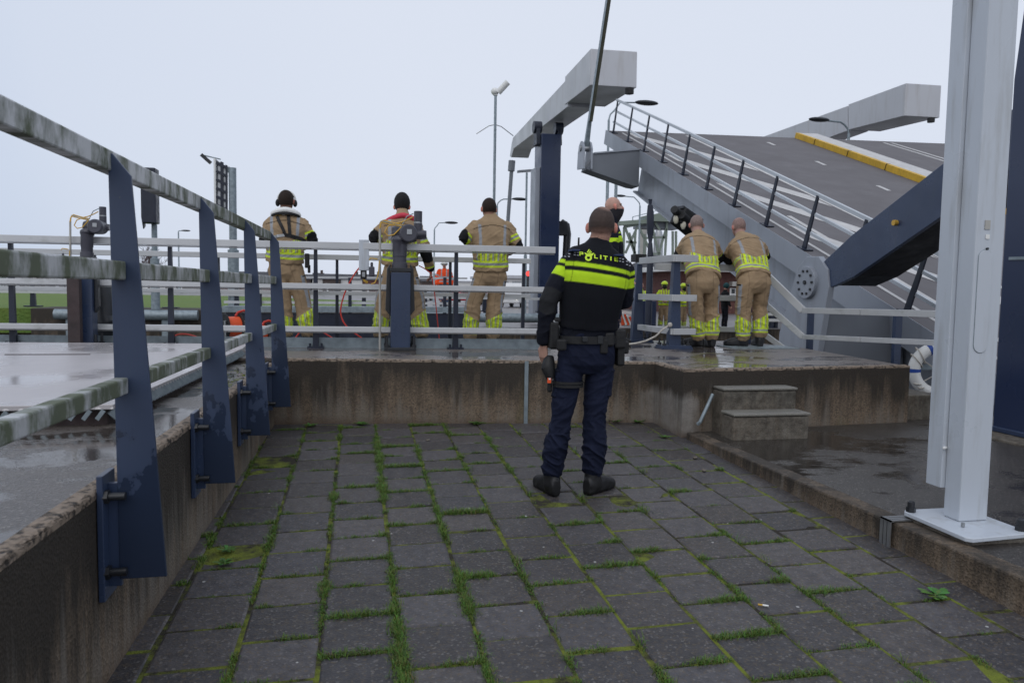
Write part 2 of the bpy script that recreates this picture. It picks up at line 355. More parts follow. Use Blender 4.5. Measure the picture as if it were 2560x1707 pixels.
# ------------------------------------------------------------------ grass in the joints
M['leaf'] = attr_mat('grass_blade', .55, .35, 0)
def fbm(x, y, s): return noise.fractal(Vector((x, y, s)), 1.0, 2.0, 4)
def grass():
    vs = []; fs = []; cols = []
    def blade(x, y, ln, wd, az, lean, col):
        b = len(vs); dx, dy = math.cos(az), math.sin(az); px, py = -dy*wd/2, dx*wd/2
        for i, (t, wv) in enumerate(((0, 1), (.4, .9), (.75, .55), (1, .05))):
            h = ln*(t*math.cos(lean*t)); o = ln*t*math.sin(lean*t*1.2)
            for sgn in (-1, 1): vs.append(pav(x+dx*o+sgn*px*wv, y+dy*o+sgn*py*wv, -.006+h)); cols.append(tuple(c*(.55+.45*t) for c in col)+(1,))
        for i in range(3): fs.append((b+2*i, b+2*i+1, b+2*i+3, b+2*i+2))
    gcol = lambda: [a*random.uniform(.7, 1.3) for a in random.choice(((.10, .20, .022), (.13, .24, .03), (.08, .165, .025), (.17, .20, .045)))]
    wl = {-3: .45, -2: .6, -1: .75, 0: .95, 1: 1.15, 2: .95, 3: .8, 4: .8, 5: .68, 6: .7, 7: .6, 8: .4, 9: .2}
    def along(xa, ya, xb, yb, wgt, seed):
        L = math.hypot(xb-xa, yb-ya); n = int(L*4200)
        for _ in range(n):
            s = random.random(); x = xa+(xb-xa)*s; y = ya+(yb-ya)*s
            d = (fbm(x*2.1+seed*7.3, y*1.7, seed)*.75+.5*fbm(x*9+seed, y*9, 3.3)+wgt-.66)
            if random.random() > max(0, min(1, d*1.1)): continue
            k = max(.3, min(1.2, .32+d))
            sp = random.gauss(0, .005+.010*k)
            ox, oy = (sp, 0) if xa == xb else (0, sp)
            blade(x+ox, y+oy, random.uniform(.009, .036)*k, random.uniform(.0016, .0034), random.uniform(0, 6.283), random.uniform(.2, 1.25), gcol())
    for k in range(-3, 10):
        along(X0+k*T, 1.6, X0+k*T, 6.9, wl[k]*.88, k*1.37)
    for k in range(-4, 9):
        for n in range(4, 23):
            y = col_off(k)+n*T
            if 1.7 < y < 6.95: along(X0+k*T, y, X0+(k+1)*T, y, (.44+.38*wl.get(k, .3)+random.uniform(-.36, .36)), k*2.1+n*.77)
    for _ in range(60):     # fuller tufts
        k = random.choice((-2, -1, 0, 0, 1, 1, 1, 2, 2, 3, 3, 4, 5, 6, 7)); x = X0+k*T; y = random.uniform(1.9, 6.8)
        for _ in range(random.randint(14, 40)):
            blade(x+random.gauss(0, .014), y+random.gauss(0, .03), random.uniform(.02, .065), random.uniform(.002, .0036), random.uniform(0, 6.283), random.uniform(.3, 1.4), gcol())
    me = bpy.data.meshes.new('joint_grass'); me.from_pydata(vs, [], fs)
    ca = me.color_attributes.new('Col', 'FLOAT_COLOR', 'POINT'); ca.data.foreach_set('color', np.array(cols, dtype=np.float32).ravel())
    me.materials.append(M['leaf']); o = bpy.data.objects.new('joint_grass', me); S.collection.objects.link(o); tag(o, kind='stuff')
    o['label'] = 'tufts of green grass growing in the joints of the dark paving'; o['category'] = 'grass'
grass()
def weed(x, y, n, r, label, up=.5, z=0, group='weeds along the walls and joints', size=.03):
    vs = []; fs = []; cols = []
    for i in range(n):
        az = 6.283*i/n*2.4+random.uniform(-.3, .3); ln = r*random.uniform(.6, 1.1); w = size*random.uniform(.7, 1.1); c = [a*random.uniform(.7, 1.25) for a in (.085, .19, .035)]
        el = random.uniform(.15, up); st = Vector((random.gauss(0, r*.15), random.gauss(0, r*.15), 0))
        d = Vector((math.cos(az), math.sin(az), 0)); p = Vector((-d.y, d.x, 0)); b = len(vs)
        for t, k in ((0, .12), (.3, .6), (.65, 1), (.88, .7), (1, .08)):
            h = ln*t*el*(1-.5*t)+.003
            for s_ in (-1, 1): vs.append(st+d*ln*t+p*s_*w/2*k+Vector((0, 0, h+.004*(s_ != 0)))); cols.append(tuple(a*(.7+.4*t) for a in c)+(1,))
        for k in range(4): fs.append((b+2*k, b+2*k+1, b+2*k+3, b+2*k+2))
    me = bpy.data.meshes.new('weed'); me.from_pydata(vs, [], fs)
    ca = me.color_attributes.new('Col', 'FLOAT_COLOR', 'POINT'); ca.data.foreach_set('color', np.array(cols, dtype=np.float32).ravel())
    me.materials.append(M['leaf']); o = bpy.data.objects.new('weed', me); S.collection.objects.link(o); o.location = pav(x, y, z)
    return tag(o, label, 'weed', group)
def pavpx(x, y):
    n = TM.to_3x3() @ Vector((0, 0, 1)); p = pl(x, y, n, TM.translation); q = TM.inverted() @ p; return q.x, q.y
for (px, py, n, r, lb, sz) in [
    (2345, 1492, 16, .075, 'broad-leaved dandelion rosette by the kerb, the largest weed on the right', .032),
    (570, 1378, 26, .05, 'clump of small round clover leaves beside the left wall, second joint in', .016),
    (560, 1410, 22, .045, 'low clover patch just in front of the other clover by the left wall', .016),
    (905, 1062, 30, .07, 'leafy weed at the foot of the back wall, left of the middle', .022),
    (1190, 1060, 30, .07, 'leafy weed against the back wall nearly in its middle', .02),
    (1535, 1056, 34, .09, 'bright weed at the foot of the thin metal strip on the back wall', .018),
    (1595, 1057, 24, .07, 'low weed in the corner right of the metal strip', .018),
    (1660, 1095, 24, .06, 'light green weed on the paving near the pale wall corner', .018),
    (775, 1066, 22, .06, 'small weed near the left end of the back wall', .02)]:
    weed(*pavpx(px, py), n, r, lb, .6, .0, size=sz)
a, b = pavpx(1914, 1516)
c = MB(); d = Vector((.84, -.5, 0)); p = pav(a, b, .006)
c.cyl(p-d*.013, p+d*.012, .004, 8); cg = c.build('cigarette_butt', M['white'], origin=p); tag(cg, 'flattened cigarette end lying on the paving', 'cigarette butt')
c = MB(); c.cyl(p-d*.032, p-d*.0128, .0041, 8); c.build('filter', M['cable_y'], cg)
# small pebble and leaf scraps
for i, (px, py) in enumerate([(1738, 1146), (1070, 1102), (1760, 1178)]):
    a, b = pavpx(px, py); c = MB(); p = pav(a, b, .008); c.ball(p, .016, 8, (1.2, .8, .6)); tag(c.build('stone', M['step'], origin=p), ('brown pebble at the foot of the low kerb', 'dark pebble far up the paving left of the middle', 'flat dark pebble a little right of the brown one')[i], 'stone', 'pebbles on the paving')
# ------------------------------------------------------------------ left retaining wall and steel deck behind its railing
W0 = Vector((-.853, 2.733, 0)); W1 = Vector((-.740, 6.975, 0)); wd = (W1-W0)/(W1.y-W0.y)
def wface(y, z=0, dx=0): p = W0+wd*(y-W0.y); return Vector((p.x+dx, y, z))
ZW = .765
wall = empty('retaining_wall', wface(2.7), 'long stained concrete wall with pale worn edge along the left of the paving', 'wall')
c = MB(); c.prism([wface(-2.5, -.4), wface(6.97, -.4), Vector((-6.5, 7.6, -.4)), Vector((-6.5, -2.5, -.4))], (0, 0, ZW-.02+.4)); c.build('wall', M['wall_left'], wall)
# coping: worn rounded edge strip with bumpy aggregate
def edge_strip(path, w, h, inward, seed=0, r=.014):
    """rounded worn coping edge running along path (list of points on the outer top arris)"""
    vs = []; fs = []; sec = []
    for i in range(7):
        a = i/6*math.pi/2; sec.append((r*(1-math.sin(a)), -r*(1-math.cos(a))))   # from top inner to face
    sec = [(w, 0)]+sec+[(0, -h)]
    pts = []
    for a, b in zip(path[:-1], path[1:]):
        L = (b-a).length; k = max(2, int(L/.014)); pts += [a+(b-a)*i/k for i in range(k)]
    pts.append(path[-1])
    for p in pts:
        t = None
        for j, (s_, z) in enumerate(sec):
            nn = noise.noise(p*16+Vector((j*.5, seed, 0)))*.004*(0 if j in (0,) else 1)+noise.noise(p*48+Vector((j*.8, seed, 5)))*.007*(1 if 0 < j < 8 else 0)
            vs.append(p+inward(p)*(s_+nn)+Vector((0, 0, z-abs(nn))))
    n = len(sec)
    fs = [(i*n+j, i*n+j+1, (i+1)*n+j+1, (i+1)*n+j) for i in range(len(pts)-1) for j in range(n-1)]
    m = MB(); m.add(vs, fs, True); return m
c = edge_strip([wface(-1, ZW+.004, .004), wface(6.93, ZW+.004, .004)], .055, .03, lambda p: Vector((-1, .027, 0)))
c.build('coping_edge', M['coping'], wall)
c = MB(); c.prism([wface(-2.5, ZW-.02, -.05), wface(6.95, ZW-.02, -.05), Vector((-6.5, 7.6, ZW-.02)), Vector((-6.5, -2.5, ZW-.02))], (0, 0, .02)); c.build('wall_top', M['wall_top'], wall)
# chequer plate deck
mm, t_, b_ = new_mat('wet_chequer_plate'); q_ = NB(t_)
lat = q_.voro(15, co=q_.coord((1, 1.6, 1)), rnd=.0); lines = q_.ramp(lat, [(.22, 1), (.30, 0)])
q_.link(q_.mix(lines, q_.mix(q_.noise(3, 4), (.40, .38, .385), (.52, .49, .495)), (.66, .64, .64)), b_.inputs['Base Color'])
b_.inputs['Metallic'].default_value = .1; q_.link(q_.ramp(q_.noise(1.4, 4), [(.40, .16), (.55, .42)]), b_.inputs['Roughness'])
q_.bump(b_, lines, .55, .004); M['chequer'] = mm
deck = empty('steel_deck', (-1.16, 3.9, .77), 'wet pale chequered steel deck with a toothed edge behind the green railing', 'deck')
c = MB(); c.prism([Vector((-1.16, 3.9, .845)), Vector((-1.05, 7.3, .845)), Vector((-1.08, 7.82, .845)), Vector((-7, 8.3, .845)), Vector((-7, 3.9, .845))], (0, 0, .025)); c.build('plate', M['chequer'], deck, .003)
c = MB()
for i in range(58):
    y = 3.93+i*.0575; x = -1.16+.11*(y-3.9)/3.4; c.bar((x-.02, y, .805), (x+.008, y+.025, .842), .018, .05)
for i in range(62): c.bar((-1.2-i*.06, 3.89, .842), (-1.23-i*.06, 3.89, .80), .02, .014, (0, 1, 0))
c.build('toothed_edge', M['galv'], deck)
c = MB(); c.bar((-1.22, 3.95, .80), (-1.11, 7.3, .80), .05, .075); c.bar((-1.2, 3.97, .80), (-7, 3.97, .80), .05, .075); c.build('edge_frame', M['rust'], deck)
c = MB(); p_ = atZ(120, 886, .872); c.box((p_.x, p_.y, .872), (.62, .02, .006)); c.build('seam', M['rust'], deck)
# litter of wet leaves in the gap beside the deck
lf = MB()
for i in range(260):
    y = random.uniform(5.2, 7.0); x = wface(y).x-.07-random.random()**2*.17; z = ZW+.004+random.random()*.012
    az = random.random()*6.28; s_ = random.uniform(.008, .022); d = Vector((math.cos(az), math.sin(az), random.uniform(-.4, .4))); p = Vector((-d.y, d.x, 0)); o_ = Vector((x, y, z))
    lf.add([o_-d*s_, o_+p*s_*.5, o_+d*s_, o_-p*s_*.5], [(0, 1, 2, 3)])
lo_ = lf.build('leaf_litter', M['moss']); tag(lo_, 'wet leaf litter in the gap between the steel deck and wall edge', 'leaves', kind='stuff')
# ------------------------------------------------------------------ foreground railing
rail = empty('railing', wface(2.72, ZW), 'algae-streaked railing on tapered navy plate posts along the left wall', 'railing')
PY = [.22, 1.47, 2.72, 3.98, 5.23, 6.44]
for y in PY:
    if y < 1.2: continue
    xw = wface(y).x
    zt = 1.885
    a_ = MB()
    # plate standing square to the wall: vertical inner edge, tapering outer edge, slanted top
    prof = [(.055, .445), (.205, .445), (.185, .77), (.115, zt-.075), (.06, zt-.005), (.045, zt)]
    a_.prism([Vector((xw+px_, y-.006, pz)) for px_, pz in prof], (0, .014, 0))
    po = a_.build('post', M['navy_post'], rail, .0025)
    k = MB(); k.box((xw+.012, y+.012, .60), (.02, .13, .43)); k.box((xw+.04, y+.008, .60), (.04, .02, .36)); k.build('bracket', M['navy'], po, .003)
    for z in (.48, .74):
        k = MB(); k.cyl((xw+.02, y-.03, z), (xw+.085, y-.03, z), .014, 12); k.cyl((xw+.018, y-.03, z), (xw+.034, y-.03, z), .024, 6)
        k.build('bolt', M['black_steel'], po)
for zc, h in ((1.858, .07), (1.497, .062), (1.113, .055)):
    k = MB()
    for ya, yb in zip([-1.0]+PY[2:], PY[2:]+[6.52]):
        if yb-ya < .1 and yb < 6.5: continue
        if zc > 1.8: continue
        k.bar(wface(ya+.002, zc, .075), wface(yb-.012, zc, .075), .045, h)
    if zc > 1.8: k.bar(wface(-1, zc, .030), wface(6.52, zc, .030), .05, h)
    k.build('rail', M['alu_green'], rail, .006)
# ------------------------------------------------------------------ quay platform
ZP = .80
A = Vector((-.74, 6.975, 0)); B = Vector((2.70, 6.507, 0)); C_ = Vector((2.70, 5.88, 0)); D_ = Vector((5.08, 6.10, 0)); E_ = Vector((5.30, 8.35, 0))
def fy(x): return 8.26-.0918*(x+1.91)
quay = empty('quay_wall', (1, 6.7, .2), 'weathered brown concrete quay platform with wet top and a projecting corner on the right', 'quay wall')
foot = [A, B, C_, D_, E_, Vector((5.0, 9.35, 0)), Vector((2.3, 9.45, 0)), Vector((2.3, fy(2.3)+.07, 0)), Vector((-9, fy(-9)+.07, 0)), Vector((-9, 7.7, 0)), Vector((-1.0, 7.05, 0))]
c = MB(); c.prism([p+Vector((0, 0, -.6)) for p in foot], (0, 0, ZP-.02+.6)); c.build('wall', M['wall_back'], quay)
def inset(path, closed=False): pass
c = MB(); ins = [A+Vector((.0, .06, 0)), B+Vector((.05, .055, 0)), C_+Vector((.055, .055, 0)), D_+Vector((-.05, .05, 0))]+[Vector(p) for p in foot[4:]]
c.prism([p+Vector((0, 0, ZP-.02)) for p in ins], (0, 0, .02)); c.build('quay_top', M['quay_top'], quay)
for seg, inn in (((A, B), Vector((.13, .99, 0))), ((B, C_), Vector((1, .0, 0))), ((C_, D_), Vector((-.09, .995, 0)))):
    c = edge_strip([seg[0]+Vector((0, 0, ZP+.003)), seg[1]+Vector((0, 0, ZP+.003))], .065, .024, lambda p, i=inn: i, seed=seg[0].x); c.build('coping_edge', M['coping'], quay)
# thin metal strip on the back wall and conduit on its projecting corner
c = MB(); pA = A+(B-A)*.655
for i in range(1): c.box(pA+Vector((0, -.008, .50)), (.035, .012, .60))
tag(c.build('cover_strip', M['galv'], origin=pA+Vector((0, 0, .2))), 'narrow upright galvanised strip fixed to the back wall behind the officer', 'metal strip')
p0 = atY(1782, 985, 5.84); p1 = atY(1750, 1055, 5.80)
c = MB(); c.tube([p0, p0+(p1-p0)*.5, p1, p1+Vector((-.01, .02, -.02))], .016, 10); tag(c.build('conduit', M['galv'], origin=p1), 'short bent grey pipe leaning between wall and steps', 'pipe')
# steps
ZS = .27
st = empty('steps', (3.4, 5.7, ZS), 'two mossy concrete steps up to the quay platform', 'steps')
c = MB(); c.span((2.99, 5.72, ZS-.1), (3.67, 6.04, .635)); c.build('step', M['step'], st, .022)
c = MB(); c.span((2.975, 5.50, ZS-.1), (3.655, 5.72, .455)); c.build('step', M['step'], st, .022)
for (a_, b_2, c_2, z_) in ((2.985, 5.712, 3.675, .636), (2.968, 5.49, 3.662, .456)):
    c = MB(); c.span((a_, b_2, z_), (c_2, b_2+(.19 if z_ > .6 else .225), z_+.022)); c.build('tread', M['tread'], st, .008)
# lower slab with kerb on the right
k = MB(); k.prism([Vector((2.80, -2, ZS-.5)), Vector((2.725, 5.84, ZS-.5)), Vector((2.85, 5.86, ZS-.5)), Vector((2.92, -2, ZS-.5))], (0, 0, .5)); ke = struct('kerb', k, M['kerb'], .012)
k = MB(); k.prism([Vector((2.90, -2, ZS-.4)), Vector((2.83, 5.9, ZS-.4)), Vector((14, 7.2, ZS-.4)), Vector((14, -2, ZS-.4))], (0, 0, .394)); struct('slab', k, M['slab'])
k = MB(); k.span((5.10, 6.22, ZS-.02), (5.55, 6.75, .50)); tag(k.build('concrete_block', M['step'], origin=(5.3, 6.5, ZS), bevel=.01), 'low dark concrete block tucked behind the right corner of the quay platform', 'block')
# ------------------------------------------------------------------ fence in front of the firefighters, and the walkway behind it
ZK = .65
def frail(a, b, z, w, h, lip=True):
    m = MB(); m.bar((a[0], a[1], z), (b[0], b[1], z), w, h)
    if lip: m.bar((a[0], a[1]+.03, z-h/2-.008), (b[0], b[1]+.03, z-h/2-.008), w*.5, .012)
    return m
ff = empty('fence', (-1, fy(-1), ZP), 'pale three-rail fence on thin navy posts in front of the firefighters', 'fence')
xa, xb = -9.0, 2.08
for zc, h in ((1.88, .068), (1.455, .056), (1.005, .056)):
    frail((xa, fy(xa)-.03), (xb, fy(xb)-.03), zc, .06, h).build('rail', M['alu'], ff, .004)
for x in (-8.0, -6.45, -4.93, -3.43, -1.90, -.44, 1.03):
    m = MB(); y = fy(x)
    m.prism([Vector((x-.03, y+.02, ZP)), Vector((x+.03, y+.02, ZP)), Vector((x+.018, y+.02, 1.84)), Vector((x-.018, y+.02, 1.84))], (0, .045, 0)); m.box((x, y+.03, ZP+.008), (.17, .1, .016))
    for s_ in (-1, 1): m.cyl((x+s_*.06, y+.03, ZP+.01), (x+s_*.06, y+.03, ZP+.05), .012, 6)
    m.build('post', M['navy_dark'], ff)
for zc in (1.875, 1.452, 1.005):
    for x in (-2.6, 1.9, -6): pass
m = MB(); m.bar((xa, fy(xa)+.075, ZP+.055), (xb, fy(xb)+.075, ZP+.055), .008, .11); m.build('toe_board', M['galv'], ff)
wy = lambda x: fy(x)+1.12
fb = empty('fence', (-1, wy(-1), ZK), 'rear three-rail fence of the walkway behind the firefighters', 'fence')
for zc, h in ((1.80, .062), (1.375, .046), (.93, .046)):
    frail((xa, wy(xa)), (xb, wy(xb)), zc, .05, h, False).build('rail', M['alu'], fb, .004)
for x in (-4.6, -3.0, -1.62, -.25, 1.1, 2.0):
    m = MB(); m.prism([Vector((x-.022, wy(x)+.02, ZK)), Vector((x+.022, wy(x)+.02, ZK)), Vector((x+.016, wy(x)+.02, 1.77)), Vector((x-.016, wy(x)+.02, 1.77))], (0, .04, 0)); m.build('post', M['navy_dark'], fb)
m = MB(); m.bar((xa, wy(xa)+.05, ZK+.075), (xb, wy(xb)+.05, ZK+.075), .008, .15); m.build('toe_board', M['galv'], fb)
m = MB(); m.prism([Vector((xa, fy(xa)+.09, ZK-.05)), Vector((xb, fy(xb)+.09, ZK-.05)), Vector((xb, wy(xb)+.1, ZK-.05)), Vector((xa, wy(xa)+.1, ZK-.05))], (0, 0, .05)); struct('walkway', m, M['galv'])
# ------------------------------------------------------------------ navy post fence on the right end of the quay
def base_plate(m, x, y, z, w=.36, d=.2):
    m.box((x, y, z+.03), (w, d, .02)); m.box((x, y, z+.01), (w*1.06, d*1.1, .02))
def bolts(par, x, y, z, w=.36, d=.2):
    for i in (-1, 1):
        for j in (-1, 1): m = MB(); m.cyl((x+i*w*.4, y+j*d*.36, z+.03), (x+i*w*.4, y+j*d*.36, z+.12), .013, 8); m.cyl((x+i*w*.4, y+j*d*.36, z+.04), (x+i*w*.4, y+j*d*.36, z+.065), .024, 6); m.build('bolt', M['black_steel'], par)
P1 = Vector((3.50, 9.02, 0)); P2 = Vector((3.57, 8.03, 0))
rf = empty('fence', (P2.x, P2.y, ZP), 'short fence of two stout navy posts with pale rails beside the officers', 'fence')
for P in (P1, P2):
    m = MB(); z1 = 1.80
    m.prism([Vector((P.x-.075, P.y, ZP+.02)), Vector((P.x+.075, P.y, ZP+.02)), Vector((P.x+.035, P.y, z1)), Vector((P.x-.035, P.y, z1))], (0, .09, 0)); base_plate(m, P.x, P.y+.04, ZP)
    po = m.build('post', M['navy'], rf, .003); bolts(po, P.x, P.y+.04, ZP)
for z, h in ((1.835, .08), (1.385, .075), (1.0, .07)):
    m = MB(); m.bar((P1.x, P1.y-.03, z), (P2.x-.04, P2.y-.03, z), .05, h); m.bar((P2.x-.05, P2.y-.035, z), (P2.x+.24, P2.y+.0, z), .05, h); m.build('rail', M['alu'], rf, .004)
lf_ = empty('fence', (4.2, 8.75, ZP), 'pale mossy rail fence the two leaning firefighters rest on, sloping down at its right end', 'fence')
q0 = Vector((3.62, 8.82, 0)); q1 = Vector((5.02, 8.72, 0))
for z, h, zd in ((1.765, .085, 1.22), (1.385, .07, .905), (.99, .065, .60)):
    e1 = atY(2008, 776 if z > 1.7 else (842 if z > 1.2 else 905), 8.30)
    e2 = atX(2342, 785 if z > 1.7 else (857 if z > 1.2 else 930), 5.45)
    m = MB(); m.bar((q0.x, q0.y, z), (q1.x, q1.y, z), .05, h); m.build('rail', M['alu'], lf_, .004)
    m = MB(); m.bar((q1.x-.02, q1.y, z), e1, .05, h); m.build('sloping_rail', M['alu_y'], lf_, .004)
    if z > 1.2:
        mid = e1+(e2-e1)*.5
        m = MB(); m.bar(e1, mid-(e2-e1)*.004, .05, h*.8); m.bar(mid+(e2-e1)*.004, e2+(e2-e1)*.3, .05, h*.8); m.build('low_rail', M['alu'], lf_, .004)
for (x, y, zt) in ((4.9, 8.78, 1.73),):
    m = MB(); m.prism([Vector((x-.05, y, ZP)), Vector((x+.05, y, ZP)), Vector((x+.03, y, zt)), Vector((x-.03, y, zt))], (0, .06, 0)); m.build('post', M['navy'], lf_, .003)
a = atY(2037, 779, 8.26); m = MB(); m.box((a.x, 8.34, .98), (.07, .05, .48)); m.build('post', M['navy'], lf_, .003)
a = atY(2243, 785, 7.4); m = MB(); m.box((a.x+.05, 7.45, .66), (.09, .05, 1.15)); m.build('post', M['navy'], lf_, .003)
# hanging rope tied to the stout post
m = MB(); pts = [atY(*p) for p in ((1674, 812, 8.0), (1655, 825, 8.0), (1640, 840, 8.05), (1615, 852, 8.1), (1590, 858, 8.15), (1566, 861, 8.2), (1552, 858, 8.25))]
m.tube(pts, .011, 8); m.ball(pts[0]+Vector((0, -.01, .0)), .03, 8); tag(m.build('rope', M['rope'], origin=pts[-1]), 'thin pale rope tied to the stout navy post and trailing on the wet quay', 'rope')
m = MB(); m.span((4.3, 8.0, ZP), (5.15, 8.45, ZP+.012)); tag(m.build('drain_grate', M['galv'], origin=(4.7, 8.2, ZP)), 'small pale ribbed grate on the quay at the right firefighter\'s feet', 'grate')
# ------------------------------------------------------------------ lock chamber, far quay, roads, fields
mm, t_, b_ = new_mat('canal_water'); q_ = NB(t_); b_.inputs['Base Color'].default_value = (.03, .035, .03, 1); b_.inputs['Roughness'].default_value = .08
q_.bump(b_, q_.noise(1.6, 4, .6, q_.coord((1, 2, 1))), .25, .05); M['water'] = mm
c = MB(); c.add([(-300, 9.5, -1.6), (300, 9.5, -1.6), (300, 27.5, -1.6), (-300, 27.5, -1.6)], [(0, 1, 2, 3)]); struct('water', c, M['water'])
M['far_quay'] = concrete_wall('far_quay_concrete', .6, -1.5)
M['far_road'] = paint('far_asphalt', (.16, .15, .15), .45, var=.2, scale=.3)
mm, t_, b_ = new_mat('lawn'); q_ = NB(t_)
q_.link(q_.mix(q_.ramp(q_.noise(1.2, 6, .7), [(.3, 0), (.7, 1)]), (.085, .160, .026), (.15, .205, .038)), b_.inputs['Base Color']); b_.inputs['Roughness'].default_value = .9
q_.bump(b_, q_.noise(14, 4), .6, .1); M['lawn'] = mm
c = MB(); c.add([(-1500, 27, .03), (1500, 27, .03), (1500, 2500, .03), (-1500, 2500, .03)], [(0, 1, 2, 3)]); struct('ground', c, M['far_road'])
c = MB(); c.span((-1500, 26.9, -2.2), (1500, 27.2, .02)); tag(c.build('quay_wall', M['far_quay']), 'dark brown far lock wall seen beyond the quay platform', 'quay wall')
c = MB(); c.span((-10.3, 26.6, -1.9), (4.2, 28.65, .60)); tag(c.build('far_quay', M['far_quay'], bevel=.03, origin=(-5, 29, 0)), 'pale-topped far quay across the lock behind the firefighters', 'quay')
c = MB(); c.prism([Vector((-200, 26.7, -.2)), Vector((-10.32, 26.7, -.2)), Vector((-10.32, 28.67, -.2)), Vector((1.5, 28.67, -.2)), Vector((1.5, 45, -.2)), Vector((-9.5, 60, -.2)), Vector((-200, 75, -.2))], (0, 0, .79)); struct('lawn', c, M['lawn'])
c = MB(); c.prism([Vector((-200, 76, .1)), Vector((-6, 59, .1)), Vector((-6, 61, .1)), Vector((-200, 79, .1))], (0, 0, .62)); struct('path', c, M['pvc'])
# near side: ground under and behind everything on our bank
c = MB(); c.add([(-300, -300, -.5), (300, -300, -.5), (300, 9.4, -.5), (-300, 9.4, -.5)], [(0, 1, 2, 3)]); struct('bank', c, M['far_road'])
c = MB(); c.span((-300, 9.3, -2.2), (5.3, 9.46, .30)); tag(c.build('quay_wall', M['far_quay']), 'lock wall under the walkway on this side of the water', 'quay wall')
# ------------------------------------------------------------------ raised bridge leaf
XL, YN, ZN, SL, LW = 7.6, 22.83, 6.46, .3926, 15.5
ux = Vector((0, -1, -SL)).normalized(); un = Vector((0, -SL, 1)).normalized()
def dk(v, s, h=0):
    """point on the leaf: v across from the near edge, s metres from the nose towards the hinge, h above the road"""
    L = 16.2; t = s/L
    hump = .28*t*(1-t) if 0 <= t <= 1 else 0
    return Vector((XL+v, YN-.10*max(v, 0), ZN))+ux*s+un*(h+hump*.5)
leaf = empty('bridge_leaf', (XL+7, 8, 0), 'raised grey leaf of the drawbridge with its asphalt road tipped up', 'bridge')
def strip(v0, v1, s0, s1, h0, h1, n=24):
    """slab following the slightly arched road"""
    m = MB(); vs = []
    for i in range(n+1):
        s = s0+(s1-s0)*i/n
        vs += [dk(v0, s, h0), dk(v1, s, h0), dk(v1, s, h1), dk(v0, s, h1)]
    fs = [(i*4+j, i*4+(j+1) % 4, i*4+4+(j+1) % 4, i*4+4+j) for i in range(n) for j in range(4)]+[(0, 1, 2, 3), (n*4+3, n*4+2, n*4+1, n*4)]
    return m.add(vs, fs)
LS = 16.4
strip(.012, LW, 0, LS, -.10, 0).build('road_deck', M['asphalt'], leaf)
strip(0, .010, 0, LS, -.41, .02).build('edge_beam', M['grey_bridge'], leaf)
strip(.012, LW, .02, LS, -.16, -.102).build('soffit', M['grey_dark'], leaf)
strip(.012, LW, -.012, -.002, -.40, .0, 1).build('nose_beam', M['grey_bridge'], leaf)
# main girders: deep web inset under the road, tapering at the nose
for v in (.32, 5.0, 10.0, LW-.4):
    m = MB(); vs = []; n = 20
    for i in range(n+1):
        s = 2.75+(LS-2.75)*i/n; dpt = 1.26+.16*max(0, (s-3)/12)
        vs += [dk(v-.16, s, -dpt), dk(v+.16, s, -dpt), dk(v+.16, s, -dpt+.04), dk(v+.02, s, -dpt+.04), dk(v+.02, s, -.165), dk(v-.02, s, -.165), dk(v-.02, s, -dpt+.04), dk(v-.16, s, -dpt+.04)]
    k = 8; fs = [(i*k+j, i*k+(j+1) % k, (i+1)*k+(j+1) % k, (i+1)*k+j) for i in range(n) for j in range(k)]+[tuple(range(k)), tuple(range(n*k+k-1, n*k-1, -1))]
    m.add(vs, fs); m.build('girder', M['grey_bridge'], leaf)
for s in (3.3, 6.2, 9.2, 12.2, 15.0):
    m = MB(); vs = [dk(v, s+ds, h) for ds in (-.05, .05) for v, h in ((.5, -.165), (LW-.1, -.165), (LW-.1, -.55), (.9, -.9), (.5, -.6))]
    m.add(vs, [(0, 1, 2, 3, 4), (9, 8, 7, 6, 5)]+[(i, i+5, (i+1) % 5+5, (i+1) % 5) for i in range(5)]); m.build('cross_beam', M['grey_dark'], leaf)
# outrigger carrying the hanger
yo = 19.87; so_ = (YN-yo)/abs(ux.y)
top_in = atY(1598, 374, yo); m = MB()
pf = [Vector((7.62, yo, 5.34)), Vector((6.24, yo, 5.16)), Vector((6.10, yo, 4.74)), Vector((7.43, yo, 4.36)), Vector((7.62, yo, 4.34))]
m.prism(pf, (0, .55, -.0)); m.build('outrigger', M['grey_dark'], leaf, .01)  # darker grey carries the shade of its outward and downward faces
m = MB(); m.prism([Vector((7.64, yo-.04, 5.345)), Vector((6.30, yo-.04, 5.165)), Vector((6.30, yo+.62, 5.165)), Vector((7.64, yo+.62, 5.345))], (0, 0, .04)); m.build('outrigger_flange', M['grey_bridge'], leaf)
for dx in (0, .22):
    m = MB(); pp = [Vector((5.97+dx, yo+y_, z_)) for y_, z_ in ((-.10, 4.74), (.5, 4.80), (.45, 5.25), (.33, 5.45), (.18, 5.53), (.02, 5.47), (-.08, 5.30))]
    m.prism(pp, (.05, 0, 0)); m.build('lug', M['grey_bridge'], leaf, .006)
m = MB(); m.cyl((5.93, yo+.17, 5.33), (6.28, yo+.17, 5.33), .085, 18); m.build('pin', M['steel'], leaf)
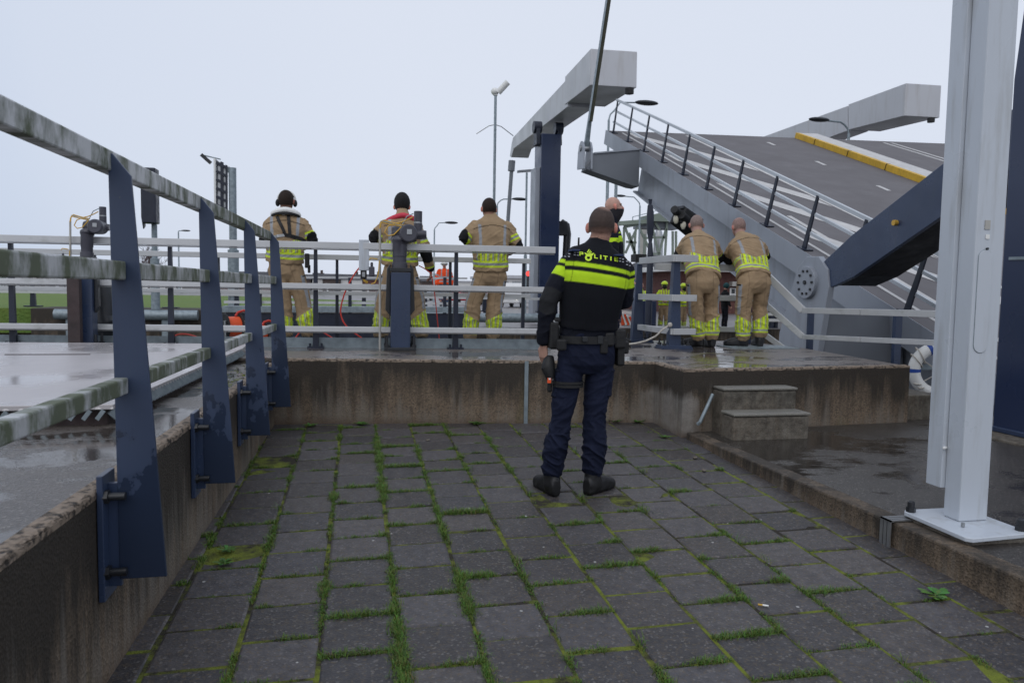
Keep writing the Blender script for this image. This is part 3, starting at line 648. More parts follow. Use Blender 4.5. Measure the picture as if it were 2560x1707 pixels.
# railing on the leaf
lr = MB()
for k_, h in ((0, .965), (1, .64), (2, .31)):
    m = MB(); pts = [dk(.13, s, h) for s in np.linspace(.25, 15.6, 14)]
    for a, b in zip(pts[:-1], pts[1:]): m.bar(a, b, .055, .062 if k_ == 0 else .05, un)
    m.build('handrail', M['rail_clean'], leaf)
for i in range(11):
    s = (YN-(22.42-i*1.302))/abs(ux.y)
    m = MB(); a0 = dk(.09, s, .02); a1 = dk(.09, s, .96)
    m.prism([a0-ux*.055, a0+ux*.055, a1+ux*.03, a1-ux*.03], (.03, 0, 0)); m.box(a0+Vector((.03, 0, 0)), (.20, .22, .02), (Vector((1, 0, 0)), ux, un))
    m.build('railing_post', M['navy_dark'], leaf)
# road paint
def mark(poly, h=.006, mat='road_white', name='road_marking'):
    m = MB(); n = 12
    for (va, sa), (vb, sb), w in poly:
        vs = []
        for i in range(n+1):
            t = i/n; v = va+(vb-va)*t; s = sa+(sb-sa)*t; vs += [dk(v-w/2, s, h), dk(v+w/2, s, h)]
        m.add(vs, [(2*i, 2*i+1, 2*i+3, 2*i+2) for i in range(n)])
    return m.build(name, M[mat], leaf)
mark([((.42, .35), (.36, 16), .07)])
mark([((2.45, .4), (2.45, 16), .10)])
mark([((.95, 9.5), (.80, 16), .10)])
zz = []
for i in range(4):
    s0 = .15+i*3.3; m = MB(); n = 10; vs = []
    for j in range(n+1): t = j/n; vs += [dk(.60+1.76*t, s0+4.3*t, .007), dk(.60+1.76*t, min(16, s0+4.3*t+.95), .007)]
    m.add(vs, [(2*j, 2*j+1, 2*j+3, 2*j+2) for j in range(n)]); m.build('hatch_marking', M['road_white'], leaf)
mark([((4.75, 1.05+i*2.75), (4.72, 1.55+i*2.75), .11) for i in range(5)])
mark([((9.0, .3), (9.0, 16), .10), ((9.28, .3), (9.28, 16), .10), ((12.6, .3), (12.6, 16), .10)])
m = strip(6.15, 6.27, .05, LS-.4, 0.004, .17); m.build('kerb', M['yellow'], leaf)
m = strip(6.272, 6.85, .06, LS-.4, .004, .168); m.build('median', M['road_white'], leaf)
m = MB()
for i in range(9): m.box(dk(6.20, 1.2+i*1.75, .088), (.13, .012, .175), (Vector((1, 0, 0)), ux, un))
m.build('kerb_joint', M['black'], leaf)
# signal lamps slung under the leaf
sg = empty('bridge_signal', atY(1712, 560, 15.2), 'black twin-lamp bridge signal slung under the raised leaf', 'signal light')
hA, hB = atY(1694, 538, 15.1), atY(1738, 574, 15.3)
m = MB(); m.bar(hA, hB, .34, .36); m.build('housing', M['black'], sg, .03)
m = MB(); m.bar(hA+Vector((.05, 0, .17)), hB+Vector((.1, 0, .19)), .2, .06); m.build('mounting_rail', M['black_steel'], sg)
for x, y in ((1690, 548), (1708, 562)):
    p = atY(x, y, 14.98); m = MB(); m.ball(p, .1, 14, (.6, .5, 1.05)); m.build('lens', M['lens'], sg)
    p = atY(x-1, y-20, 14.95); m = MB(); m.tube([p+Vector((.12, .1, -.05)), p+Vector((-.06, -.06, .03))], [.10, .085], 12); m.build('visor', M['black'], sg)
# ------------------------------------------------------------------ hinge bracket and push arm to the near tower
m = MB(); pc = Vector((6.42, 9.83, 1.62))
prof = [(9.35, 1.55), (9.40, 1.80), (9.62, 1.99), (9.90, 2.0), (10.12, 1.85), (10.55, .85), (10.62, .2), (10.0, -.3), (9.6, .3)]
m.prism([Vector((6.42, y_, z_)) for y_, z_ in prof], (.09, 0, 0)); m.build('hinge_plate', M['grey_bridge'], leaf, .01)
m = MB(); m.cyl((6.36, 9.83, 1.62), (6.43, 9.83, 1.62), .235, 28); hp = m.build('hinge_disc', M['grey_bridge'], leaf, .006)
for i in range(10): a_ = i*.628; m = MB(); m.cyl((6.345, 9.83+.17*math.cos(a_), 1.62+.17*math.sin(a_)), (6.365, 9.83+.17*math.cos(a_), 1.62+.17*math.sin(a_)), .021, 6); m.build('bolt', M['black_steel'], hp)
m = MB(); m.cyl((6.34, 9.83, 1.62), (6.365, 9.83, 1.62), .03, 8); m.build('bolt', M['black_steel'], hp)
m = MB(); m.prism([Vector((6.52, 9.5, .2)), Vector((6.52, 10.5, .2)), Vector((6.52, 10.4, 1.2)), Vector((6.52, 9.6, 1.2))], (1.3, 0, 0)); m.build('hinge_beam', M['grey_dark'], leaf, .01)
arm = empty('push_arm', (6.55, 9.6, 1.7), 'thick dark navy push arm from the leaf hinge up to the near tower', 'bridge arm')
a0 = Vector((6.45, 9.66, 1.62)); ad_ = Vector((0, -1, .445)).normalized(); an = Vector((0, .445, 1)).normalized()
m = MB(); P_ = lambda s, h: a0+ad_*s+an*h
m.prism([P_(-.02, -.10), P_(-.05, .12), P_(.05, .20), P_(.9, .28), P_(4.6, .30), P_(4.6, -.26), P_(.75, -.26), P_(.3, -.2)], (.06, 0, 0)); m.build('side_plate', M['navy'], arm, .006)
m = MB(); m.prism([P_(.1, .13)+Vector((.06, 0, 0)), P_(.9, .26)+Vector((.06, 0, 0)), P_(4.6, .28)+Vector((.06, 0, 0)), P_(4.6, -.24)+Vector((.06, 0, 0)), P_(.75, -.24)+Vector((.06, 0, 0)), P_(.3, -.18)+Vector((.06, 0, 0))], (.62, 0, 0)); m.build('arm_box', M['black'], arm)
m = MB(); p = P_(1.72, .02); m.cyl(p+Vector((-.05, 0, 0)), p+Vector((.01, 0, 0)), .035, 12); m.build('oil_cap', M['cable_y'], arm)
m = MB(); m.bar(P_(2.75, .10)+Vector((-.02, 0, 0)), P_(3.15, .10)+Vector((-.02, 0, 0)), .03, .03); m.ball(P_(2.75, .1)+Vector((-.02, 0, 0)), .035, 8); m.build('stop_bar', M['black_steel'], arm)
# hanger rod from the leaf nose up to the balance beam above the frame
hr = empty('hanger_rod', (6.12, yo+.17, 5.33), 'long weathered steel rod rising from the leaf lug out of sight', 'rod')
top = atX(1521, 0, 6.12); hd = (top-Vector((6.12, yo+.17, 5.33))).normalized(); h0 = Vector((6.12, yo+.17, 5.33))
m = MB(); m.bar(h0+hd*.75, h0+hd*7.5, .10, .14, (0, 1, 0)); m.build('rod', M['rod'], hr, .004)
m = MB(); m.bar(h0+hd*.75+Vector((-.054, -.02, 0)), h0+hd*7.5+Vector((-.054, -.02, 0)), .008, .15, (0, 1, 0)); m.build('rod_face', M['galv'], hr)
m = MB(); m.prism([h0+Vector((-.07, -.04, -.05)), h0+Vector((.07, -.04, -.05)), h0+hd*.85+Vector((.045, 0, 0)), h0+hd*.85+Vector((-.045, 0, 0))], (0, .12, 0)); m.build('clevis', M['galv'], hr, .006)
# ------------------------------------------------------------------ towers
nt_ = empty('bridge_tower', (6.3, 4.7, ZS), 'near navy bridge tower cut off by the right edge of the photo', 'tower')
m = MB(); z0, z1, z2 = ZS+.02, 3.3, 9.0
lo = [(5.46, 4.35), (6.7, 4.35), (6.7, 5.52), (5.46, 5.52)]; 
def ring(f, z): return [Vector((6.08+(x-6.08)*f, 4.93+(y-4.93)*f, z)) for x, y in lo]
vs = ring(1, z0)+ring(1, z1)+ring(.55, z2)
m.add(vs, [(0, 1, 2, 3), (8, 9, 10, 11)]+[(k*4+i, k*4+(i+1) % 4, k*4+4+(i+1) % 4, k*4+4+i) for k in range(2) for i in range(4)]); m.build('tower_body', M['tower'], nt_, .01)
m = MB(); m.span((5.2, 4.0, ZS-.08), (7.2, 5.72, ZS+.015)); m.build('plinth', M['step'], nt_, .01)
m = MB(); m.span((5.43, 4.32, ZS+.017), (6.73, 5.55, ZS+.06)); m.build('base_trim', M['navy'], nt_, .008)
m = MB(); m.bar((5.452, 4.4, 1.765), (5.452, 5.45, 1.785), .006, .025); m.build('paint_scrape', M['galv'], nt_)
# ------------------------------------------------------------------ lowered bridge beyond: two towers, each with a balance beam
Z1 = lambda x, y: (1200+x*.2806, 80+y*.2806)
Z3 = lambda x, y: (1900+x*.2934, 180+y*.2934)
HB = R(3)
def beam_points(conv, pts, p0):
    n = (math.cos(HB), -math.sin(HB), 0)
    return [pl(*conv(*q), n, p0) for q in pts]
def far_gantry(conv, main, cw, stop, p0, wb, wc, lab):
    wv = Vector((math.cos(HB), -math.sin(HB), 0)); root = empty('balance_beam', p0, lab, 'balance beam', 'balance beams of the lowered bridge')
    m = MB(); m.prism(beam_points(conv, main, p0), wv*wb); m.build('beam', M['beam'], root, .02)
    m = MB(); m.prism([p-wv*.03 for p in beam_points(conv, cw, p0)], wv*wc); c = m.build('counterweight', M['beam'], root, .02)
    q = beam_points(conv, [stop], p0)[0]+wv*wc*.5; m = MB(); m.cyl(q, q+Vector((0, 0, -.16)), .13, 14); m.build('buffer', M['black'], root)
    return root
YT = 29.0
pv2 = atY(1378, 312, YT)
far_gantry(Z1, [(776, 418), (295, 940), (283, 985), (265, 1110), (277, 1118), (300, 1040), (520, 872), (780, 668)], [(995, 150), (765, 400), (762, 650), (990, 475)], (1110, 490), pv2, .95, 1.5, 'balance beam of the left far tower, large white box counterweight high on its end')
m_ = MB()
tw2 = empty('bridge_tower', atY(1376, 722, YT), 'slim navy bridge tower under the left balance beam', 'tower')
a = atY(1344, 322, YT); b_ = atY(1404, 322, YT); zt = pv2.z-.35; wl_ = (b_-a).length
m = MB(); m.span((a.x+.17, YT, .3), (b_.x, YT+1.15, zt)); m.build('column', M['tower'], tw2, .03)
m = MB(); m.span((a.x-.03, YT+.12, .3), (a.x+.168, YT+.95, zt-1.3)); m.build('sky_lit_side', M['grey_bridge'], tw2, .02)  # pale side block: sky reflection on the tower's left face put into the colour
for x in (a.x+.08, b_.x-.02): m = MB(); m.prism([Vector((x-.08, YT+.1, zt-.4)), Vector((x-.08, YT+.7, zt-.4)), Vector((x-.08, YT+.6, zt+.45)), Vector((x-.08, YT+.2, zt+.45))], (.16, 0, 0)); m.cyl((x-.16, YT+.4, zt+.3), (x+.16, YT+.4, zt+.3), .24, 16); m.build('bearing', M['navy_dark'], tw2, .01)
m = MB(); p = atY(1411, 560, YT+.3); m.span((b_.x, YT+.2, p.z-.45), (p.x+.1, YT+.7, p.z+.1)); m.tube([(p.x-.12, YT+.4, p.z+.1), (p.x+.1, YT+.4, p.z-.05), (p.x+.16, YT+.4, p.z-.4), (p.x+.12, YT+.4, p.z-1.3)], [.13, .16, .16, .15], 12); m.build('drive_housing', M['black_steel'], tw2, .02)
hr2 = empty('hanger_rod', atY(1262, 640, YT+3), 'thin grey hanger rod below the nose of the left balance beam', 'rod')
m = MB(); m.tube([atY(1280, 402, YT+5.6), atY(1278, 428, YT+5.6)], .16, 10); m.tube([atY(1279, 425, YT+5.6), atY(1262, 660, YT+5.6)], .09, 8); m.build('rod', M['grey_dark'], hr2)
YT3 = 33.5
pv3 = atY(1992, 362, YT3)
far_gantry(Z3, [(745, 290), (0, 562), (-300, 680), (-280, 720), (330, 612), (465, 606), (750, 500)], [(1250, 97), (758, 278), (758, 495), (1235, 375)], (1305, 385), pv3, .95, 1.5, 'balance beam on the right, its long white box reaching out above the raised road')
tw3 = empty('bridge_tower', (pv3.x, YT3, .3), 'far navy bridge tower mostly hidden behind the raised road', 'tower')
m = MB(); m.span((pv3.x-.3, YT3, .3), (pv3.x+.8, YT3+1.2, pv3.z-.3)); m.build('column', M['tower'], tw3, .03)
m = MB(); m.cyl((pv3.x-.5, YT3+.3, pv3.z), (pv3.x+.1, YT3+.3, pv3.z), .35, 14); m.build('bearing', M['navy_dark'], tw3)
# ------------------------------------------------------------------ lamps, masts, signs
def street_lamp(px, pyb, pyt, pxh, pyh, Y, lab, head=1.0, r=.07):
    b = atY(px, pyb, Y); t = atY(px, pyt, Y); h = atY(pxh, pyh, Y); b = Vector((t.x, Y, .02))
    root = empty('street_lamp', b, lab, 'street lamp', 'street lamps beyond the lock')
    m = MB(); m.tube([b, Vector((t.x, Y, 1.2)), Vector((t.x, Y, 1.25)), t], [r*1.5, r*1.5, r, r*.8], 10)
    d = 1 if h.x > t.x else -1; k = min(.8, abs(h.x-t.x)*.4)
    m.tube([t, t+Vector((d*k*.12, 0, k*.45)), t+Vector((d*k*.5, 0, k*.85)), t+Vector((d*k, 0, max(k, h.z-t.z)*.95 if h.z > t.z else k)), h], r*.55, 8); m.build('pole', M['galv'], root)
    m = MB(); m.ball(h+Vector((d*.45*head, 0, .02)), .5*head, 14, (1.1, .4, .22)); m.build('lamp_head', M['black_steel'], root)
    return root
street_lamp(1086, 720, 575, 1114, 557, 60, 'grey street lamp with arm to the right between the beanie firefighter and the third', 1.0)
street_lamp(1243, 720, 515, 1283, 498, 48, 'curved street lamp just right of the camera mast', .95)
street_lamp(1522, 690, 300, 1592, 257, 36, 'large street lamp rising behind the nose of the raised leaf', 1.15)
street_lamp(1600, 690, 515, 1562, 491, 50, 'street lamp beyond the bald officer with arm to the left', .8)
street_lamp(2122, 760, 335, 2069, 302, 27.5, 'street lamp above the raised road with arm to the left', .85)
street_lamp(446, 700, 580, 455, 577, 70, 'small distant street lamp seen left above the fence', .7)
def pole(px, pyt, Y, r, lab, cat='pole', name='pole', mat='galv', r2=None, zb=.02):
    t = atY(px, pyt, Y); root = empty(name, (t.x, Y, zb), lab, cat)
    m = MB(); zs = zb+(t.z-zb)*.42; r2 = r2 or r*1.6
    m.tube([(t.x, Y, zb), (t.x, Y, zs), (t.x, Y, zs+.02), t], [r2, r2, r, r], 12); m.build('mast', M[mat], root); return root, t
root, t = pole(1239, 232, 30, .055, 'tall pale mast with a white surveillance camera on top', 'camera mast', 'camera_mast')
m = MB(); m.ball(t+Vector((-.03, 0, .04)), .16, 12, (1, 1, .95)); m.box(t+Vector((0, 0, -.07)), (.15, .15, .1)); m.build('camera_base', M['white'], root, .01)
m = MB(); d_ = Vector((.5, -.3, .55)).normalized(); m.tube([t+Vector((.10, -.05, .0)), t+Vector((.10, -.05, .0))+d_*.55], .125, 14); m.build('camera_housing', M['white'], root)
m = MB(); z_ = atY(1237, 312, 30).z
for s_ in (-1, 1): m.tube([(t.x, 30, z_), (t.x+s_*.25, 30, z_-.06), (t.x+s_*.75, 30, z_-.4)], .018, 6)
m.build('anti_climb_spikes', M['steel'], root)
root, t = pole(1317, 432, 42, .06, 'slender pole with a flat bar sensor on top, left of the slim tower', 'sensor pole', 'sensor_pole')
m = MB(); m.box(t+Vector((0, 0, .1)), (1.1, .25, .12), (Vector((.98, 0, .12)), Vector((0, 1, 0)), Vector((-.12, 0, .98)))); m.build('sensor_bar', M['grey_dark'], root)
root, t = pole(1541, 430, 40, .09, 'plain grey pole behind the bald officer', 'pole'); root, t = pole(1520, 430, 44, .09, 'second plain grey pole behind the bald officer, further left', 'pole')
# dark lock signal box on a pale pole
root, t = pole(384, 470, 26.5, .09, 'pale pole carrying a long dark signal box, seen left above the railing', 'signal', 'lock_signal', r2=.14, zb=.6)
p = atY(383, 515, 26.3); m = MB(); m.box((p.x-.05, p.y-.1, p.z+.3), (.42, .5, 1.75)); m.build('signal_box', M['navy_dark'], root, .03)
m = MB(); m.prism([Vector((p.x-.26, p.y-.3, p.z+1.1)), Vector((p.x-.26, p.y+.1, p.z+1.1)), Vector((p.x-.26, p.y+.1, p.z-.65)), Vector((p.x-.26, p.y-.1, p.z-.75)), Vector((p.x-.26, p.y-.3, p.z-.4))], (-.03, 0, 0)); m.build('backing_board', M['black_steel'], root)
# gantry sign on tall post
root, t = pole(581, 420, 28, .13, 'thick pale post with a greenish top behind the sign frame', 'sign', 'sign_frame', r2=.19, zb=.6)
q = lambda x, y: atY(480+x*.1594, 370+y*.1594, 28)
m = MB(); a, b = q(345, 170), q(385, 980); m.span((a.x, 27.9, b.z), (b.x, 28.6, a.z)); m.build('side_panel', M['white'], root, .01)
m = MB(); a, b = q(388, 190), q(555, 1000); m.prism([q(388, 190), q(555, 300), q(555, 1010), q(388, 930)], (.0, .05, 0)); m.build('grid_back', M['steel'], root)
m = MB()
for x0, x1, y0 in ((388, 400, 190), (450, 495, 215), (530, 560, 265)): m.prism([q(x0, y0)+Vector((0, -.06, 0)), q(x1, y0+15)+Vector((0, -.06, 0)), q(x1, 1010)+Vector((0, -.06, 0)), q(x0, 960)+Vector((0, -.06, 0))], (0, .1, 0))
for i in range(6): y = 235+i*132; m.bar(q(385, y)+Vector((0, -.05, 0)), q(560, y+85)+Vector((0, -.05, 0)), .06, .09)
m.build('grid_frame', M['navy_dark'], root)
m = MB(); m.bar(q(150, 110), q(290, 235), .2, .12); m.build('warning_arm', M['black_steel'], root); m = MB(); m.bar(q(150, 110), q(450, 180), .03, .04); m.bar(q(555, 330), q(620, 370), .06, .2); m.build('bracket', M['galv'], root)
# traffic light
p = atY(1325, 697, 38); tl = empty('traffic_light', (p.x, 38, .02), 'black traffic light showing red, left of the slim tower', 'traffic light')
m = MB(); m.box((p.x, 38, p.z), (.3, .3, .85)); m.build('housing', M['black'], tl, .03)
me_ = bpy.data.materials.new('red_signal'); me_.use_nodes = True; b0 = me_.node_tree.nodes['Principled BSDF']; b0.inputs['Base Color'].default_value = (.8, .03, .02, 1); b0.inputs['Emission Color'].default_value = (1, .06, .05, 1); b0.inputs['Emission Strength'].default_value = 1.6
m = MB(); m.cyl((p.x-.13, 37.82, p.z+.26), (p.x-.13, 37.75, p.z+.26), .13, 14); m.build('red_lamp', me_, tl)
m = MB(); m.cyl((p.x+.1, 38.05, .02), (p.x+.1, 38.05, p.z-.3), .06, 8); m.build('pole', M['galv'], tl)
# ------------------------------------------------------------------ houses, sheds, brick building
M['brick'] = paint('red_brick', (.125, .050, .042), .8, var=.35, scale=4, bump=.2)
M['brick2'] = paint('brown_brick', (.075, .055, .05), .85, var=.35, scale=3)
M['roof'] = paint('slate_roof', (.055, .055, .062), .7, var=.3, scale=2)
M['plaster'] = paint('white_render', (.62, .61, .60), .8, var=.08)
M['glass'] = paint('dark_window', (.02, .025, .032), .08, var=.3)
def house(x0, x1, Y, dpt, hw, hr, lab, wall='brick', nwin=3, front='plaster', roof='roof', z0=.02):
    root = empty('house', ((x0+x1)/2, Y, z0), lab, 'house', 'row of houses beyond the lock')
    m = MB(); m.span((x0, Y, z0), (x1, Y+dpt, z0+hw)); m.build('wall', M[wall], root)
    m = MB(); m.prism([Vector((x0-.2, Y-.3, z0+hw)), Vector((x0-.2, Y+dpt+.3, z0+hw)), Vector((x0-.2, Y+dpt/2, z0+hw+hr))], (x1-x0+.4, 0, 0)); rf_ = m.build('roof', M[roof], root)
    m = MB(); m.span((x0+(x1-x0)*.7, Y+dpt/2-.4, z0+hw), (x0+(x1-x0)*.7+.6, Y+dpt/2+.4, z0+hw+hr+.7)); m.build('chimney', M['brick2'], rf_)
    n = nwin; wv = (x1-x0)/n
    for i in range(n):
        xc = x0+wv*(i+.5)
        for zz in ([.35, .62] if hw > 4.5 else [.45]):
            m = MB(); m.span((xc-wv*.28, Y-.06, z0+hw*zz-.1), (xc+wv*.28, Y-.01, z0+hw*zz+hw*.22)); fr = m.build('window', M[front], root)
            m = MB(); m.span((xc-wv*.2, Y-.075, z0+hw*zz), (xc-wv*.02, Y-.061, z0+hw*zz+hw*.18)); m.span((xc+wv*.02, Y-.075, z0+hw*zz), (xc+wv*.2, Y-.061, z0+hw*zz+hw*.18)); m.build('pane', M['glass'], fr)
    m = MB(); m.span((x0+wv*.42, Y-.06, z0), (x0+wv*.62, Y-.01, z0+2.05)); m.build('door', M['white'], root)
    return root
HY = 190; hx = lambda px: atY(px, 720, HY).x
for i, (pa, pb, wl_, nw, lab, hw, hr) in enumerate([
    (355, 440, 'plaster', 4, 'low white house at the left end of the far row', 3.0, 1.2), (442, 500, 'brick2', 3, 'brown brick house with white windows left in the far row', 3.0, 1.4),
    (502, 600, 'brick', 4, 'red brick house behind the sign post', 3.2, 1.5), (602, 690, 'brick', 4, 'red brick house behind the fourth railing post', 3.2, 1.5),
    (692, 776, 'brick2', 3, 'brown house just right of the first firefighter\'s legs', 3.0, 1.3), (780, 806, 'plaster', 1, 'narrow white gabled house in the far row', 3.1, 1.6),
    (808, 850, 'brick2', 2, 'dark brick house with white arched front', 3.1, 1.4), (852, 905, 'plaster', 3, 'white fronted house left of the control box', 3.1, 1.4),
    (906, 960, 'brick', 2, 'red house beside the pale conduit', 3.1, 1.5), (1055, 1100, 'brick2', 3, 'small brown house left of the orange-jacketed worker', 3.0, 1.4)]):
    house(hx(pa), hx(pb), HY+(i % 3)*.8, 9, hw, hr, lab, wl_, nw)
# long white sheds behind the houses
def shed(pa, pb, Y, pyt, lab, mat='plaster'):
    a, b = atY(pa, pyt, Y), atY(pb, pyt, Y); r = empty('shed', ((a.x+b.x)/2, Y, .02), lab, 'shed', 'long pale sheds on the horizon')
    m = MB(); m.span((a.x, Y, .02), (b.x, Y+20, b.z)); m.build('wall', M[mat], r)
    m = MB(); m.span((a.x-.3, Y-.4, b.z), (b.x+.3, Y+20.4, b.z+.45)); m.build('roof', M['beam'], r)
    m = MB(); n_ = max(3, int((b.x-a.x)/6))
    for i in range(n_): x = a.x+(b.x-a.x)*(i+.3)/n_; m.span((x, Y-.05, .3), (x+1.8, Y-.005, 2.6))
    m.build('shed_door', M['steel'], r)
shed(620, 965, 260, 702, 'long white shed behind the houses at the left')
shed(1230, 1345, 110, 697, 'white shed behind the traffic light')
shed(1020, 1215, 250, 706, 'long pale shed behind the worker in orange')
shed(-40, 130, 90, 660, 'white low building at the far left above the lawn')
# brick building on the right
Yb = 46; bx = lambda px: atY(px, 700, Yb).x
bb = empty('brick_building', (bx(1800), Yb, .02), 'dark red brick building with white gutter behind the leaning firefighters', 'building')
zg = atY(1800, 680, Yb).z; zr = atY(1800, 655, Yb).z
m = MB(); m.span((bx(1704), Yb, .02), (bx(2050), Yb+12, zg)); m.build('wall', M['brick'], bb)
m = MB(); m.span((bx(1668), Yb-.9, zg), (bx(2060), Yb+12.5, zg+.32)); m.build('gutter', M['white'], bb)
m = MB(); m.prism([Vector((bx(1700), Yb-.5, zg+.32)), Vector((bx(1700), Yb+12, zg+.32)), Vector((bx(1716), Yb+6, zg+1.3))], (bx(2060)-bx(1700), 0, 0)); m.build('roof', M['roof'], bb)
for px_ in (1838, 1900):
    m = MB(); a, b = atY(px_-14, 720, Yb), atY(px_+12, 752, Yb); m.span((a.x, Yb-.08, b.z), (b.x, Yb-.01, a.z)); wn = m.build('window', M['white'], bb)
    m = MB()
    for i in range(2):
        for j in range(2): m.span((a.x+.1+i*.33, Yb-.1, b.z+.08+j*.4), (a.x+.34+i*.33, Yb-.081, b.z+.38+j*.4))
    m.build('pane', M['glass'], wn)
m = MB(); a, b = atY(1822, 704, Yb), atY(1850, 716, Yb); m.span((a.x, Yb-.5, b.z), (b.x+.6, Yb-.02, a.z)); m.build('awning', M['pvc'], bb)
# ------------------------------------------------------------------ old green lift gate and other steelwork behind the officers
M['green_steel'] = paint('pale_green_steel', (.20, .24, .20), .6, var=.2, scale=1)
Yg = 62; gq = lambda x, y: atY(1540+x*.10204, 480+y*.10204, Yg)
gg = empty('lift_gate', gq(700, 1500), 'pale green steel lift gate structure with trusses and walkway in the distance', 'lift gate')
m = MB(); m.bar(gq(0, 780), gq(790, 720), .8, .35); m.bar(gq(200, 850), gq(760, 740), .3, .3); m.span(tuple(gq(740, 720))[0:1]+(Yg-.5, gq(740, 720).z), (gq(1400, 600).x, Yg+1.5, gq(1400, 600).z)); m.prism([gq(890, 560), gq(1200, 480), gq(1400, 600), gq(890, 600)], (0, 1.5, 0)); m.build('deck_girder', M['green_steel'], gg)
m = MB(); m.span((gq(580, 880).x, Yg+.2, gq(580, 880).z), (gq(1560, 740).x, Yg+1.6, gq(1560, 740).z)); m.build('underside', M['grey_dark'], gg)
m = MB()
for a, b in (((230, 880), (480, 1560)), ((520, 860), (230, 1500)), ((560, 860), (900, 1568)), ((900, 900), (1050, 1568)), ((1230, 900), (1050, 1500)), ((1250, 720), (1200, 1568)), ((250, 1220), (500, 1240)), ((680, 1130), (1180, 1110)), ((880, 1520), (1100, 1510)), ((480, 960), (440, 1568)), ((950, 740), (1070, 930)), ((1390, 960), (1390, 1568)), ((1470, 960), (1470, 1568)), ((200, 860), (180, 1568)), ((700, 1030), (690, 1568)), ((320, 1000), (470, 1500))): m.bar(gq(*a), gq(*b), .14, .18)
m.build('truss', M['green_steel'], gg)
m = MB()
for a, b in (((410, 610), (790, 520)), ((790, 520), (1050, 440)), ((1050, 440), (1200, 460)), ((410, 610), (410, 760)), ((430, 710), (760, 640)), ((570, 580), (570, 740)), ((920, 480), (920, 560))): m.bar(gq(*a), gq(*b), .06, .06)
m.build('handrail', M['galv'], gg)
tk = gq(1290, 940); m = MB(); m.tube([(tk.x, Yg+6, .02), (tk.x, Yg+6, tk.z+.8)], .36, 20); tag(m.build('silo', M['pvc'], origin=(tk.x, Yg+6, .02)), 'tall pale pinkish chimney column behind the green lift gate', 'chimney')
tk = gq(1590, 960); m = MB(); m.tube([(tk.x, Yg+5, .02), (tk.x, Yg+5, tk.z-.2), (tk.x, Yg+5, tk.z+.5)], [.45, .45, .25], 18); tag(m.build('silo', M['steel'], origin=(tk.x, Yg+5, .02)), 'grey round tank beside the pale column', 'tank')
m = MB(); P = lambda y: atY(1540+840*.10204, 480+y*.10204, 14.5); p0 = P(180)
m.tube([(P(1568).x, 14.5, .0), P(1560), P(1270), P(1230), P(1000), P(600), P(330), P(300), p0], [.07, .065, .045, .035, .066, .076, .055, .03, .04], 14)
tag(m.build('wrapped_pole', M['navy_dark'], origin=(p0.x, 14.5, 0)), 'tall dark pole with a furled black cover swelling round its middle', 'pole')
# cabinets, board, barriers on the far road
def cab(pa, pb, pyt, pyb, Y, lab, mat='tower', cat='cabinet', name='cabinet', z0=.02):
    a, b = atY(pa, pyt, Y), atY(pb, pyb, Y); r = empty(name, ((a.x+b.x)/2, Y, z0), lab, cat)
    m = MB(); m.span((a.x, Y, max(z0, b.z)), (b.x, Y+.7, a.z)); m.build('case', M[mat], r, .02)
    m = MB(); m.span((a.x+.05, Y-.02, max(z0, b.z)+.1), ((a.x+b.x)/2-.02, Y-.002, a.z-.1)); m.span(((a.x+b.x)/2+.02, Y-.02, max(z0, b.z)+.1), (b.x-.05, Y-.002, a.z-.1)); m.build('cabinet_door', M[mat], r, .01); return r
cab(1607, 1640, 752, 822, 27.8, 'navy cabinet between the two stout fence posts'); cab(1905, 1945, 755, 824, 27.9, 'navy cabinet right of the leaning firefighters')
r = cab(1590, 1617, 635, 655, 34, 'small black board on a post left of the wrapped pole', 'black', 'board', 'signal_board'); m = MB(); p = atY(1603, 655, 34.2); m.cyl((p.x, 34.3, .02), (p.x, 34.3, p.z), .05, 8); m.build('post', M['galv'], r)
rb = empty('barrier', atY(1562, 810, 27.6), 'red and white striped barrier leaning behind the officer\'s arm', 'barrier')
for i in range(5):
    a, b = atY(1548+i*6, 780+i*3, 27.6), atY(1558+i*6, 812, 27.6); m = MB(); m.bar(a, b, .1, .16, (0, 1, 0)); m.build('red_stripe' if i % 2 == 0 else 'white_stripe', M['orange'] if i % 2 == 0 else M['white'], rb)
m = MB(); m.bar(atY(1545, 778, 27.7), atY(1580, 782, 27.7), .06, .1); m.bar(atY(1545, 812, 27.7), atY(1582, 812, 27.7), .06, .1); m.build('frame', M['white'], rb)
for i, y in enumerate((766, 782, 797)):
    pass
fr = empty('fence', atY(1970, 800, 27.8), 'low white rail fence on the far road under the hinge bracket', 'fence')
for y in (747, 768, 785, 800): m = MB(); m.bar(atY(1900, y, 27.8), atY(1990, y+1, 27.8), .06, .12); m.build('rail', M['white'], fr)
for x in (1900, 1945, 1985): m = MB(); p = atY(x, 745, 27.8); m.span((p.x-.05, 27.83, .02), (p.x+.05, 27.9, p.z)); m.build('post', M['navy_dark'], fr)
m = MB(); m.span((-8, 28.4, .024), (25, 28.55, .028)); m.span((3, 33.5, .024), (40, 33.7, .028)); struct('road_marking', m, M['road_white'])
